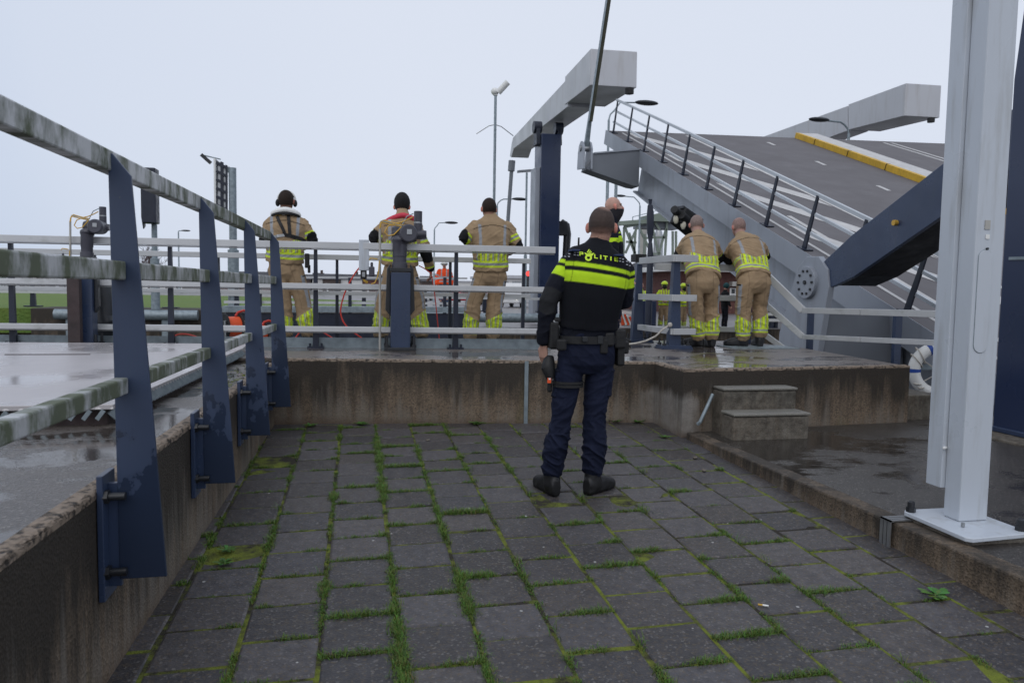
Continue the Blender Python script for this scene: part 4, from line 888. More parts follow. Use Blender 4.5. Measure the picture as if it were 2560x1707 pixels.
# walkway of the far gate and pipe, far-quay railings
fg = empty('fence', (0, 18.5, .9), 'mossy two-rail walkway on the far lock gate, seen between the firefighters', 'fence')
for y, h in ((694, .045), (757, .06), (797, .06)): a, b = atY(560, y-2, 18.5), atY(1168, y+2, 18.5); m = MB(); m.bar(a, b, .06, h); m.build('rail', M['alu'], fg)
a, b = atY(560, 772, 18.6), atY(1168, 774, 18.6); m = MB(); m.bar(a, b, .5, .14); m.build('gate_beam', M['galv'], fg); m = MB(); m.bar(a-Vector((0, 0, .4)), b-Vector((0, 0, .4)), .4, .6); m.build('gate_leaf', M['navy_dark'], fg)
for x in (650, 875, 1112): m = MB(); p = atY(x, 694, 18.45); m.span((p.x-.04, 18.4, .8), (p.x+.04, 18.45, p.z)); m.build('post', M['navy_dark'], fg)
fp = empty('pipe_rail', (4, 26.2, .5), 'thick galvanised guard pipe along the edge of the far quay', 'guard pipe')
for xa_, xb_ in ((-9.5, -5.2), (1.0, 9.5)):
    m = MB(); m.tube([(xa_, 26.35, .42), (xb_, 26.35, .42)], .17, 14); m.build('pipe', M['galv'], fp)
    for i in range(3): x = xa_+(xb_-xa_)*(i+.3)/3; m = MB(); m.span((x-.12, 26.35, -1.2), (x+.12, 26.55, .3)); m.build('support', M['galv'], fp)
fq = empty('fence', (-3, 27.3, .6), 'white railing with navy feet along the far quay', 'fence')
for z in (1.5, 1.1): m = MB(); m.bar((-13.5, 28.2, z), (9.5, 27.2, z), .06, .09); m.build('rail', M['alu'], fq)
for i in range(11):
    x = -13+i*2.2; m = MB(); m.prism([Vector((x-.09, 28.2-.045*(x+13), .6)), Vector((x+.09, 28.2-.045*(x+13), .6)), Vector((x+.05, 28.2-.045*(x+13), 1.5)), Vector((x-.05, 28.2-.045*(x+13), 1.5))], (0, .1, 0)); m.box((x, 28.2-.045*(x+13)+.05, .62), (.5, .3, .04)); m.build('post', M['navy_dark'], fq)
# ------------------------------------------------------------------ cars on the far road
def car(px, py, Y, ang, col, lab, lights=False, van=False):
    p = atY(px, py, Y); mt = paint('car_paint', col, .25, var=.05); root = empty('car', (p.x, Y, .02), lab, 'car', 'cars waiting beyond the bridge')
    c, s_ = math.cos(ang), math.sin(ang); T_ = lambda x, y, z: Vector((p.x+x*c-y*s_, Y+x*s_+y*c, .02+z))
    h = 1.9 if van else 1.45
    side = [(-2.2, .35), (2.2, .35), (2.25, .75), (1.9, .95), (1.15, 1.02), (.55, h), (-1.5, h), (-2.15, 1.0)] if not van else [(-2.4, .35), (2.3, .35), (2.35, .9), (1.6, 1.15), (1.1, h), (-2.4, h)]
    m = MB(); m.prism([T_(x, -.85, z) for x, z in side], T_(0, .85, 0)-T_(0, -.85, 0)); m.build('body', mt, root, .08)
    for sy in (-.86, .86):
        m = MB(); m.prism([T_(x, sy, z) for x, z in [(1.0, 1.05), (.5, h-.1), (-1.4, h-.1), (-1.9, 1.05)]], T_(0, .01 if sy > 0 else -.01, 0)-T_(0, 0, 0)); m.build('side_window', M['glass'], root)
    m = MB(); m.prism([T_(1.22, -.7, 1.06), T_(1.22, .7, 1.06), T_(.66, .62, h-.06), T_(.66, -.62, h-.06)], T_(.03, 0, .02)-T_(0, 0, 0)); m.build('windscreen', M['glass'], root)
    for x in (-1.4, 1.4):
        for y in (-.83, .83): m = MB(); m.cyl(T_(x, y-.1, .33), T_(x, y+.1, .33), .33, 16); m.build('wheel', M['black'], root)
    for y in (-.62, .62):
        mt2 = M['lens']
        if lights:
            mt2 = bpy.data.materials.get('headlamp_on') or bpy.data.materials.new('headlamp_on'); mt2.use_nodes = True; b1 = mt2.node_tree.nodes['Principled BSDF']; b1.inputs['Emission Color'].default_value = (1, .92, .75, 1); b1.inputs['Emission Strength'].default_value = 6
        m = MB(); m.ball(T_(2.22, y, .72), .2, 10, (.5, 1, .7)); m.build('headlight', mt2, root)
    return root
car(1292, 735, 58, R(-118), (.72, .72, .72), 'white van with its headlights on, behind the third firefighter', True, True)
car(1160, 735, 66, R(-150), (.45, .02, .04), 'red car right of the orange-jacketed worker')
car(1215, 730, 75, R(-140), (.70, .70, .72), 'white car behind the third firefighter\'s legs')
car(1060, 735, 85, R(-100), (.25, .27, .30), 'grey car left of the orange-jacketed worker')
# ------------------------------------------------------------------ bare trees and hedge far left
M['bark'] = paint('bare_twigs', (.10, .075, .075), .9, var=.3)
def bare_tree(px, Y, h, lab, seed=1):
    rs = random.Random(seed); p = atY(px, 720, Y); root = empty('bare_tree', (p.x, Y, .02), lab, 'tree', 'bare trees beyond the lock')
    m = MB(); m.tube([(p.x, Y, 0), (p.x+.1, Y, h*.3), (p.x, Y, h*.5)], [.18, .13, .09], 8); m.build('trunk', M['bark'], root)
    m = MB()
    def br(a, d, ln, r, k):
        b = a+d*ln; m.tube([a, (a+b)/2+Vector((rs.gauss(0, .05), rs.gauss(0, .05), 0))*ln, b], [r, r*.8, r*.6], 4, False)
        if k:
            for _ in range(rs.choice((3, 4))): br(a+d*ln*rs.uniform(.4, 1), (d+Vector((rs.gauss(0, .42), rs.gauss(0, .42), rs.uniform(.0, .35)))).normalized(), ln*rs.uniform(.5, .75), r*.55, k-1)
    for i in range(5): br(Vector((p.x, Y, h*(.25+.05*i))), Vector((rs.gauss(0, .5), rs.gauss(0, .5), .9)).normalized(), h*.3, .07, 4)
    m.build('crown', M['bark'], root)
for i, (px, Y, h, lab) in enumerate([(352, 120, 7.5, 'bare twiggy tree left of the signal box pole'), (372, 112, 7, 'bare tree just behind the signal box pole'), (415, 125, 5, 'smaller bare tree right of the signal box pole'),
    (1643, 72, 4.2, 'bare tree behind the two stout fence posts'), (1668, 76, 4.5, 'bare tree behind the near helmeted firefighter')]): bare_tree(px, Y, h, lab, i+3)
M['hedge'] = attr_mat('hedge_leaf', .8, .2, 0)
def hedge(pa, pb, Y, h, lab, col):
    a, b = atY(pa, 730, Y), atY(pb, 730, Y); vs = []; fs = []; cols = []; n = int((b.x-a.x)*90)
    for _ in range(min(n, 9000)):
        x = random.uniform(a.x, b.x); y = Y+random.uniform(-1, 1); z = .02+h*random.random()*(.8+.25*noise.noise(Vector((x*.5, 0, 0)))); s_ = .14; d = Vector((random.gauss(0, 1), random.gauss(0, 1), random.gauss(0, 1))).normalized(); e_ = d.orthogonal().normalized(); c = Vector((x, y, z)); k = len(vs)
        vs += [c-d*s_, c+e_*s_*.6, c+d*s_, c-e_*s_*.6]; fs.append((k, k+1, k+2, k+3)); v = random.uniform(.6, 1.2); cols += [tuple(q_*v for q_ in col)+(1,)]*4
    me = bpy.data.meshes.new('hedge'); me.from_pydata(vs, [], fs); ca = me.color_attributes.new('Col', 'FLOAT_COLOR', 'POINT'); ca.data.foreach_set('color', np.array(cols, dtype=np.float32).ravel()); me.materials.append(M['hedge'])
    o = bpy.data.objects.new('hedge', me); S.collection.objects.link(o); tag(o, lab, 'hedge')
hedge(-40, 40, 84, 2.8, 'dark evergreen hedge at the far left edge', (.03, .06, .03)); hedge(41, 345, 82, 2.2, 'brown leafless hedge along the path above the lawn', (.13, .105, .10))
# ------------------------------------------------------------------ people
def NV(v): return np.array(v, dtype=float)
def unit(v): v = NV(v); return v/np.linalg.norm(v)
def shell_loft(cs, us, vs, n=22, p=2.3):
    """closed shell through superelliptic rings: centre, half-axis u, half-axis v"""
    a = np.arange(n)*2*math.pi/n; ca, sa = np.cos(a), np.sin(a)
    ca = np.sign(ca)*np.abs(ca)**(2/p); sa = np.sign(sa)*np.abs(sa)**(2/p)
    V = []; F = []
    for c, u, v in zip(cs, us, vs): V += [c+u*x+v*y for x, y in zip(ca, sa)]
    m = len(cs)
    for i in range(m-1):
        for k in range(n): F.append((i*n+k, i*n+(k+1) % n, (i+1)*n+(k+1) % n, (i+1)*n+k))
    V += [cs[0], cs[-1]]
    for k in range(n): F.append((m*n, (k+1) % n, k)); F.append((m*n+1, (m-1)*n+k, (m-1)*n+(k+1) % n))
    return np.array(V), F
def limb(pts, rad, n=14, flat=1.0, side=None):
    pts = [NV(p) for p in pts]; m = len(pts)
    P = []; Rr = []
    t0 = unit(pts[1]-pts[0]); t1 = unit(pts[-1]-pts[-2])
    P += [pts[0]-t0*rad[0]*.85, pts[0]-t0*rad[0]*.55]; Rr += [rad[0]*.35, rad[0]*.8]
    for i in range(m):
        P.append(pts[i]); Rr.append(rad[i])
        if i < m-1:
            for f in (.33, .66): P.append(pts[i]*(1-f)+pts[i+1]*f); Rr.append(rad[i]*(1-f)+rad[i+1]*f)
    P += [pts[-1]+t1*rad[-1]*.55, pts[-1]+t1*rad[-1]*.85]; Rr += [rad[-1]*.8, rad[-1]*.35]
    us = []; vs = []; X = unit(side) if side is not None else unit(np.cross(t0, [.31, .2, .93] if abs(t0[2]) < .9 else [1, .1, 0]))
    for i in range(len(P)):
        t = unit(P[min(i+1, len(P)-1)]-P[max(i-1, 0)]); X = unit(X-t*X.dot(t)); us.append(X*Rr[i]); vs.append(np.cross(t, X)*Rr[i]*flat)
    return shell_loft(P, us, vs, n, 2.0)
def ellip(c, a, b, d, n=16):
    c, a, b, d = map(NV, (c, a, b, d)); cs = []; us = []; vs = []; m = 10
    for i in range(m+1):
        th = math.pi*(i+.12*(1 if i == 0 else -1 if i == m else 0))/m; cs.append(c-d*math.cos(th)); us.append(a*math.sin(th)); vs.append(b*math.sin(th))
    return shell_loft(cs, us, vs, n, 2.0)
def remesh(shells, voxel, smooth=5):
    V = []; F = []
    for v, f in shells: b = len(V); V += [tuple(p) for p in v]; F += [tuple(i+b for i in q) for q in f]
    me = bpy.data.meshes.new('tmp'); me.from_pydata(V, [], F)
    bm = bmesh.new(); bm.from_mesh(me); bmesh.ops.recalc_face_normals(bm, faces=bm.faces); bm.to_mesh(me); bm.free()
    o = bpy.data.objects.new('tmp', me); S.collection.objects.link(o)
    m = o.modifiers.new('r', 'REMESH'); m.mode = 'VOXEL'; m.voxel_size = voxel
    if smooth: k = o.modifiers.new('s', 'SMOOTH'); k.factor = .5; k.iterations = smooth
    dg = bpy.context.evaluated_depsgraph_get(); m2 = bpy.data.meshes.new_from_object(o.evaluated_get(dg))
    bpy.data.objects.remove(o); bpy.data.meshes.remove(me)
    co = np.empty(len(m2.vertices)*3, dtype=np.float32); m2.vertices.foreach_get('co', co); no = np.empty_like(co); m2.vertices.foreach_get('normal', no)
    return m2, co.reshape(-1, 3).astype(float), no.reshape(-1, 3).astype(float)
def finish(m2, co, col, name, mat, parent, base):
    m2.vertices.foreach_set('co', (co-NV(base)).astype(np.float32).ravel())
    if col is not None:
        ca = m2.color_attributes.new('Col', 'FLOAT_COLOR', 'POINT'); c4 = np.ones((len(co), 4), dtype=np.float32); c4[:, :3] = col; ca.data.foreach_set('color', c4.ravel())
    m2.materials.clear(); m2.materials.append(mat); m2.polygons.foreach_set('use_smooth', [True]*len(m2.polygons)); m2.update(); m2.name = name
    o = bpy.data.objects.new(name, m2); S.collection.objects.link(o)
    if parent: o.parent = parent
    else: o.location = base
    return o
def seg_param(co, a, b):
    a, b = NV(a), NV(b); d = b-a; L = np.linalg.norm(d); t = np.clip(((co-a)@d)/L**2, 0, 1); q = a+t[:, None]*d
    return t*L, np.linalg.norm(co-q, axis=1), co-q
def vnoise(co, sc, seed=0.0):
    sc = NV(sc) if not np.isscalar(sc) else np.array([sc]*3)
    return np.array([noise.noise(Vector((p[0]*sc[0]+seed, p[1]*sc[1]-seed*.7, p[2]*sc[2]+seed*1.3))) for p in co])
def folds(co, no, amp, sc=(7, 7, 16), seed=0.0):
    q_ = co.copy(); q_[:, 2] = co[:, 2]+.45*co[:, 0]*np.sign(vnoise(co, 2.5, seed+3))+.25*co[:, 1]     # creases run aslant
    n = (1-np.minimum(1, np.abs(vnoise(q_, sc, seed))*2.2))**2; n2 = (1-np.minimum(1, np.abs(vnoise(q_, tuple(k*1.9 for k in sc), seed+9))*2.4))**2; n3 = vnoise(co, tuple(k*.6 for k in sc), seed+21)
    return co+no*(amp*(n*.95+.45*n2-.5+.7*n3))[:, None]
M['cloth'] = attr_mat('suit_cloth', .85, .25, .35, 420, 0.0)
M['cloth_navy'] = attr_mat('uniform_cloth', .82, .22, .3, 500, 0.0)
M['skin'] = attr_mat('skin', .5, .35, .1, 500)
M['hair'] = attr_mat('cropped_hair', .75, .25, .6, 900)
M['leather'] = paint('black_leather', (.008, .008, .009), .6, var=.35, scale=14, bump=.25, fine=120)
M['boot'] = attr_mat('boot_leather', .45, .4, .3, 160)
M['hivis'] = paint('hivis_print', (.62, .86, .03), .55, var=.06)
M['silver_print'] = paint('silver_print', (.40, .41, .44), .5, var=.1)
TAN = (.365, .258, .155); YEL = (.66, .84, .04); SIL = (.34, .355, .38); BLK = (.010, .010, .012); NAVY = (.0075, .009, .017); PNAVY = (.010, .014, .036); SKIN = (.50, .27, .20)
def hand_shells(wr, d, pn, sgn, curl=.5, s=1.0):
    """palm, four bent fingers of different length and a thumb; d = towards the fingers, pn = palm normal, sgn picks the thumb side"""
    d = unit(d); pn = unit(NV(pn)-d*NV(pn).dot(d)); w = np.cross(d, pn)*sgn; wr = NV(wr); out = []
    cs = [wr-d*.015, wr+d*.02*s, wr+d*.055*s, wr+d*.088*s]
    out.append(shell_loft(cs, [w*.026*s, w*.034*s, w*.041*s, w*.039*s], [pn*.021*s, pn*.017*s, pn*.014*s, pn*.011*s], 14, 2.4))
    for i, (off, ln, r) in enumerate(((.029, .070, .0082), (.010, .078, .0086), (-.010, .073, .0082), (-.028, .058, .0073))):
        b = wr+d*(.082-.004*abs(i-1))*s+w*off*s; a = curl*(.55+.12*i); pts = [b]; dd = d
        for k in range(3):
            ang = a*(.8, 1.25, .9)[k]; dd = unit(dd*math.cos(ang)+pn*math.sin(ang)); 
            pn2 = unit(pn-dd*pn.dot(dd)) if abs(pn.dot(dd)) < .98 else -d
            pts.append(pts[-1]+dd*ln*s*(.44, .31, .25)[k])
        out.append(limb(pts, [r*s*1.05, r*s, r*s*.95, r*s*.8], 8))
    b = wr+d*.022*s+w*.030*s; t1 = unit(d*.62+w*.62+pn*.35); t2 = unit(d*.9+w*.15+pn*.35)
    out.append(limb([b-w*.012*s, b+t1*.038*s, b+t1*.038*s+t2*.032*s, b+t1*.038*s+t2*.055*s], [.014*s, .0115*s, .0095*s, .008*s], 8))
    return out
def head_shells(c, f, u, neck, s=1.0):
    f = unit(f); u = unit(NV(u)-f*NV(u).dot(f)); w = np.cross(f, u); c = NV(c); out = []
    out.append(ellip(c+u*.018*s-f*.012*s, w*.076*s, f*.096*s, u*.098*s, 20))       # cranium
    out.append(ellip(c-u*.030*s+f*.028*s, w*.062*s, f*.066*s, u*.080*s, 18))       # face
    out.append(ellip(c-u*.078*s+f*.052*s, w*.036*s, f*.032*s, u*.028*s, 12))       # chin
    out.append(limb([c+u*.005*s+f*.088*s, c-u*.022*s+f*.104*s, c-u*.036*s+f*.108*s], [.009*s, .012*s, .014*s], 8))
    out.append(ellip(c+u*.018*s+f*.078*s, w*.052*s, f*.018*s, u*.012*s, 12))       # brow
    out.append(ellip(c-u*.058*s+f*.086*s, w*.024*s, f*.012*s, u*.009*s, 10))       # lips
    for k in (-1, 1):
        e = c+w*k*.084*s-f*.004*s-u*.012*s
        out.append(ellip(e, unit(w*k-f*.35)*.017*s, unit(f+w*k*.3)*.017*s, u*.034*s, 10))
    out.append(limb([c-u*.05*s-f*.02*s, NV(neck)], [.058*s, .062*s], 16))
    return out, w
class Spine:
    def __init__(s, hem, chest, neck, side0, side1, fwd):
        a, b, c = map(NV, (hem, chest, neck)); t = np.linspace(0, 1, 61)[:, None]
        ctrl = 2*b-.5*(a+c); s.P = (1-t)**2*a+2*t*(1-t)*ctrl+t**2*c
        s.T = np.gradient(s.P, axis=0); s.T /= np.linalg.norm(s.T, axis=1)[:, None]
        X = (1-t)*NV(side0)+t*NV(side1); X = X-s.T*(X*s.T).sum(1)[:, None]; s.X = X/np.linalg.norm(X, axis=1)[:, None]
        s.F = np.cross(s.X, s.T); s.F *= np.sign((s.F@NV(fwd)))[:, None]
        s.L = np.concatenate([[0], np.cumsum(np.linalg.norm(np.diff(s.P, axis=0), axis=1))])
    def at(s, t): i = int(round(t*60)); return s.P[i], s.X[i], s.F[i]
    def coords(s, co):
        i = np.argmin(((co[:, None, :]-s.P[None, ::2, :])**2).sum(2), axis=1)*2
        d = co-s.P[i]; return s.L[i]+(d*s.T[i]).sum(1), (d*s.X[i]).sum(1), (d*s.F[i]).sum(1)
    def loft(s, table, n=28, p=2.5):
        cs = []; us = []; vs = []
        for t, hw, hd, *fo in table:
            P, X, F = s.at(t); cs.append(P+F*(fo[0] if fo else 0)); us.append(X*hw); vs.append(F*hd)
        return shell_loft(cs, us, vs, n, p)
def ibetween(x, a, b): return (x >= a) & (x <= b)
def band(col, mask, x, lo, hi, c, soft=.006):
    """woven band between lo and hi along x, its edge spread over one mesh cell"""
    w = (np.clip((x-lo)/soft+.5, 0, 1)*np.clip((hi-x)/soft+.5, 0, 1)*mask)[:, None]; col[:] = col*(1-w)+NV(c)*w
def foot_boot(an, toe_dir, floor, ln=.285, r=.055, voxel=.007, shaft=None, sole=True):
    an = NV(an); td = unit([toe_dir[0], toe_dir[1], 0]); sd = np.array([-td[1], td[0], 0]); h = NV((an[0], an[1], floor))-td*.065
    cs = [h+td*x*ln+np.array([0, 0, z]) for x, z in ((.0, .055), (.12, .062), (.35, .060), (.6, .050), (.82, .042), (.97, .034))]
    ws = (.032, .040, .042, .050, .047, .026); hs = (.056, .068, .070, .056, .046, .030)
    sh = [shell_loft(cs, [sd*w for w in ws], [np.array([0, 0, h_]) for h_ in hs], 18, 2.6)]
    top = an if shaft is None else NV(shaft)
    sh.append(limb([NV((an[0], an[1], floor+.06)), an, top], [.056, r, r], 16))
    m2, co, no = remesh(sh, voxel, 4)
    co = co+no*(.0025*vnoise(co, 30))[:, None]
    co[:, 2] = np.maximum(co[:, 2], floor+.002)
    z = co[:, 2]-floor; col = np.where((z < .026)[:, None], NV((.006, .006, .006)), NV((.016, .016, .018))*(1+.5*vnoise(co, 25))[:, None])
    return m2, co, col
def person(J, floor, fwd, style, label, group=None, scale=1.0, voxel=.0085, head_f=None, head_u=(0, 0, 1), toes=None, hair=None, hands=True, opts=None):
    """J: world joints. style: 'fire', 'police', 'plain'. Body is one mesh; clothing, hair, gear are its children"""
    o_ = opts or {}; fwd = unit([fwd[0], fwd[1], 0]); side = np.array([fwd[1], -fwd[0], 0]); J = {k: NV(v) for k, v in J.items()}
    s = scale; head_f = fwd if head_f is None else unit(head_f)
    base = NV(((J['anL'][0]+J['anR'][0])/2, (J['anL'][1]+J['anR'][1])/2, floor))
    side1 = unit(J['shR']-J['shL']); side0 = unit(J['hipR']-J['hipL'])
    if side1.dot(side) < 0: side1 = -side1
    if side0.dot(side) < 0: side0 = -side0
    sp = Spine(J['hem'], J['chest'], J['neck'], side0, side1, fwd)
    # ---------- body (continuous)
    sh = [sp.loft([(0, .15*s, .10*s), (.3, .145*s, .10*s), (.6, .165*s, .105*s), (.8, .15*s, .09*s), (.93, .08*s, .07*s), (1, .06*s, .06*s)], 20)]
    hs, hw = head_shells(J['head'], head_f, head_u, J['neck'], s*o_.get('headscale', 1)); sh += hs
    for k, sg in (('L', -1), ('R', 1)):
        sh.append(limb([J['sh'+k]-side1*sg*.035*s-sp.T[-8]*.03*s, J['el'+k], J['wr'+k]], [.042*s, .040*s, .030*s], 12))
        sh.append(limb([J['hip'+k], J['kn'+k], J['an'+k]], [.078*s, .055*s, .042*s], 12))
        if hands:
            wd_ = J['wr'+k]-J['el'+k]; hd_ = o_.get('hand'+k, (wd_, -side*sg, .55)); sh += hand_shells(J['wr'+k]+unit(hd_[0])*.01, hd_[0], hd_[1], sg*o_.get('thumb'+k, 1), hd_[2], s)
    m2, co, no = remesh(sh, min(voxel, .0068) if hands or voxel < .01 else voxel, 3)
    hc = J['head']; hu = unit(NV(head_u)-head_f*NV(head_u).dot(head_f)); d = co-hc
    lf, lu, lw = d@head_f, d@hu, d@hw; sc_ = s*o_.get('headscale', 1)
    near = np.linalg.norm(d, axis=1) < .16*sc_
    col = np.tile(NV(o_.get('skin', SKIN)), (len(co), 1)); col *= (1+.10*vnoise(co, 26))[:, None]
    ear = near & (np.abs(lw) > .074*sc_) & (lf < .03); col[ear] *= NV((1.18, .78, .76))
    nose_ = near & (lf > .10*sc_); col[nose_] *= NV((1.15, .78, .78)); lips = near & (np.abs(lu+.058*sc_) < .008) & (lf > .075*sc_) & (np.abs(lw) < .025); col[lips] *= NV((.95, .6, .6))
    eye = near & (np.abs(lu-.001) < .008*sc_) & (np.abs(np.abs(lw)-.031*sc_) < .013*sc_) & (lf > .05*sc_); co[eye] -= head_f*.006; col[eye] *= .28
    brow = near & (np.abs(lu-.021) < .006*sc_) & (np.abs(np.abs(lw)-.033*sc_) < .018*sc_) & (lf > .055*sc_); col[brow] *= .5
    body = finish(m2, co, col, 'person', M['skin'], None, base); tag(body, label, 'person', group)
    par = body
    # ---------- hair: a thin cropped layer lifted off the scalp
    if hair:
        hcol, hl = hair['col'], hair.get('len', .004); v2 = [tuple(x) for x in co]; faces = [tuple(p.vertices) for p in body.data.polygons]
        lim = hair.get('low', -.055); w_ = np.clip((lu-(lim+np.clip(lf+.02, 0, 1)*hair.get('slope', .95)))/hair.get('fade', .02), 0, 1)*near
        w_ *= 1-np.clip((np.abs(lw)-.074)/.006, 0, 1)*(lu < .03)
        if 'bald' in hair: bc = hc+hu*hair['bald'][0]+head_f*hair['bald'][1]+hw*hair['bald'][3]; w_ *= 1-hair.get('thin', 1)*(1-np.clip((np.linalg.norm(co-bc, axis=1)-hair['bald'][2])/.035, 0, 1))
        keep = [f for f in faces if max(w_[i] for i in f) > .02]; idx = sorted({i for f in keep for i in f}); mp = {i: k for k, i in enumerate(idx)}
        hc_ = np.array([co[i]+no[i]*(.0008+hl*w_[i]) for i in idx]); me = bpy.data.meshes.new('hair'); me.from_pydata([tuple(p) for p in hc_], [], [tuple(mp[i] for i in f) for f in keep])
        skin_ = NV(o_.get('skin', SKIN)); cc = np.array([skin_*(1-min(1, w_[i]*hair.get('cover', 1)))+NV(hcol)*min(1, w_[i]*hair.get('cover', 1)) for i in idx]); cc *= (1+.25*vnoise(hc_, 90))[:, None]
        finish(me, hc_, cc, 'hair', M['hair'], par, base)
    # ---------- trousers
    tr = o_.get('leg_r', (.106, .092, .088) if style == 'fire' else (.088, .064, .056)); tr = [k*s for k in tr]
    hipc = (J['hipL']+J['hipR'])/2; sd_ = side0; fw_ = np.cross(sd_, [0, 0, 1]); fw_ = fw_*np.sign(fw_.dot(fwd))
    top = J['hem']*.55+hipc*.45; uptilt = unit(J['hem']-hipc) if np.linalg.norm(J['hem']-hipc) > .02 else NV((0, 0, 1))
    hwid = o_.get('hipw', .178 if style == 'fire' else .165)*s
    sh = [shell_loft([J['hem']+uptilt*.10, J['hem']+uptilt*.02, hipc+NV((0, 0, .0)), hipc-NV((0, 0, .07)), hipc-NV((0, 0, .13))], [sd_*hwid*.92, sd_*hwid*.97, sd_*hwid, sd_*hwid*.93, sd_*hwid*.62], [fw_*.118*s, fw_*.122*s, fw_*.130*s, fw_*.118*s, fw_*.078*s], 24, 2.4)]
    for k in 'LR': 
        kn, an, hp = J['kn'+k], J['an'+k], J['hip'+k]
        sh.append(limb([hp, hp*.5+kn*.5, kn, kn*.5+an*.5-fwd*.012, an+NV((0, 0, .035 if style == 'fire' else .015))], [tr[0], tr[0]*.55+tr[1]*.45, tr[1], tr[1]*.5+tr[2]*.55, tr[2]], 18))
    m2, co, no = remesh(sh, voxel, 12)
    zrel = (co[:, 2]-floor); amp = (.015 if style == 'fire' else .014)*s
    co = folds(co, no, amp*np.clip(1.1-np.abs(zrel-.32)/.5, .35, 1), (7, 7, 13) if style != 'fire' else (6, 6, 10), seed=base[0]*3)
    legs = []
    for k in 'LR':
        t1, d1, _ = seg_param(co, J['hip'+k], J['kn'+k]); t2, d2, _ = seg_param(co, J['kn'+k], J['an'+k]); L1 = np.linalg.norm(J['kn'+k]-J['hip'+k]); L2 = np.linalg.norm(J['an'+k]-J['kn'+k])
        use2 = d2 < d1; legs.append((np.where(use2, L2-t2, L2+L1-t1), np.minimum(d1, d2), k))
    isL = legs[0][1] < legs[1][1]; hgt = np.where(isL, legs[0][0], legs[1][0])       # height above the ankle along the leg
    axc = np.zeros_like(co)
    for (h_, d_, k), msk in zip(legs, (isL, ~isL)):
        q1, _, v1 = seg_param(co, J['hip'+k], J['kn'+k]); q2, dd2, v2 = seg_param(co, J['kn'+k], J['an'+k]); dd1 = np.linalg.norm(v1, axis=1); axc[msk] = np.where((dd2 < dd1)[:, None], v2, v1)[msk]
    ang = np.arctan2(axc@side, -(axc@fwd))      # 0 at the back, + to the right
    out_ang = np.where(isL, -ang, ang)           # + towards the outer seam
    if style == 'fire':
        col = np.tile(NV(TAN), (len(co), 1)); rad_ = .08
        blk = ibetween(hgt, .095, np.where(True, .235+.055*np.sin(out_ang*1.0)+.0*hgt, 0)); ph = np.mod(ang*rad_*1.0/.046+.2, 1)
        st_ = np.where((ph < .5)[:, None], NV(YEL), np.where((ph < .72)[:, None], NV(SIL), np.where((ph < .86)[:, None], NV(YEL), NV(TAN)*.9))); col[blk] = st_[blk]
        band(col, hgt > 0, hgt, .040, .098, YEL, .008); band(col, hgt > 0, hgt, .057, .081, SIL, .008)
        sd2 = ibetween(out_ang, .75, 1.25) & ibetween(hgt, .30, .66); col[sd2] = SIL
        fl = ibetween(out_ang, .5, 2.6) & ibetween(hgt, .505, .515); col[fl] = NV(TAN)*.35
        poc = ibetween(out_ang, .9, 2.4) & ibetween(hgt, .64, .69); col[poc & (hgt < .655)] = BLK
        seam = (np.abs(ang) < .045) & (hgt > .30); col[seam] *= .75
    else:
        col = np.tile(NV(o_.get('trouser', PNAVY)), (len(co), 1)); pk = ibetween(out_ang, .8, 2.3) & (ibetween(hgt, .50, .508) | ibetween(hgt, .66, .668)); col[pk] *= .4
        co = co+(no*.010*(ibetween(out_ang, .9, 2.2) & ibetween(hgt, .50, .67))[:, None])
        sm = np.abs(np.abs(out_ang)-1.5) < .04; col[sm] *= .7
    col *= (1+.16*vnoise(co, 9))[:, None]
    finish(m2, co, col, 'trousers', M['cloth'] if style == 'fire' else M['cloth_navy'], par, base)
    # ---------- boots
    for k, i in (('L', 0), ('R', 1)):
        td = toes[i] if toes else fwd
        bm2, bco, bcol = foot_boot(J['an'+k]-NV((0, 0, .0)), td, floor, .30*s, (.062 if style == 'fire' else .053)*s, max(.007, voxel*.8), J['an'+k]+NV((0, 0, .05)))
        finish(bm2, bco, bcol, 'boot', M['boot'], par, base)
    # ---------- jacket
    ar = [k*s for k in o_.get('arm_r', (.079, .068, .056) if style == 'fire' else (.070, .058, .047))]
    tb = o_.get('torso', [(0, .208, .140), (.16, .203, .135), (.4, .208, .145), (.6, .222, .148), (.74, .222, .138), (.83, .196, .122), (.90, .150, .104), (.955, .104, .090), (1, .078, .080)] if style == 'fire' else
        [(0, .172, .122), (.16, .165, .118), (.4, .182, .130), (.6, .204, .138), (.74, .206, .127), (.83, .182, .112), (.90, .134, .094), (.955, .090, .078), (1, .066, .070)])
    sh = [sp.loft([(t, w*s, d_*s) for t, w, d_ in tb])]
    nk = J['neck']; nd = unit(J['head']-J['neck']); ch = o_.get('collar', .075)
    if ch: sh.append(limb([nk-nd*.05, nk+nd*(ch-.055)], [.086*s, .074*s], 18))
    for k in 'LR':
        d_ = unit(J['wr'+k]-J['el'+k]); shj = J['sh'+k]+side1*(.022*s if k == 'L' else -.022*s)-sp.T[-8]*.026*s; sh.append(limb([shj, shj*.5+J['el'+k]*.5, J['el'+k], J['wr'+k]-d_*.02], [ar[0], ar[0]*.55+ar[1]*.5, ar[1], ar[2]], 18))
    m2, co, no = remesh(sh, voxel, 9)
    armd = []
    for k in 'LR':
        t1, d1, v1 = seg_param(co, J['sh'+k], J['el'+k]); t2, d2, v2 = seg_param(co, J['el'+k], J['wr'+k]); armd.append((t1, d1/ar[0], t2, d2/ar[1], np.linalg.norm(J['el'+k]-J['sh'+k])))
    ht, hs_, hf = sp.coords(co); Ltot = sp.L[-1]
    dt = np.sqrt((hs_/.20)**2+(hf/.135)**2)*.98
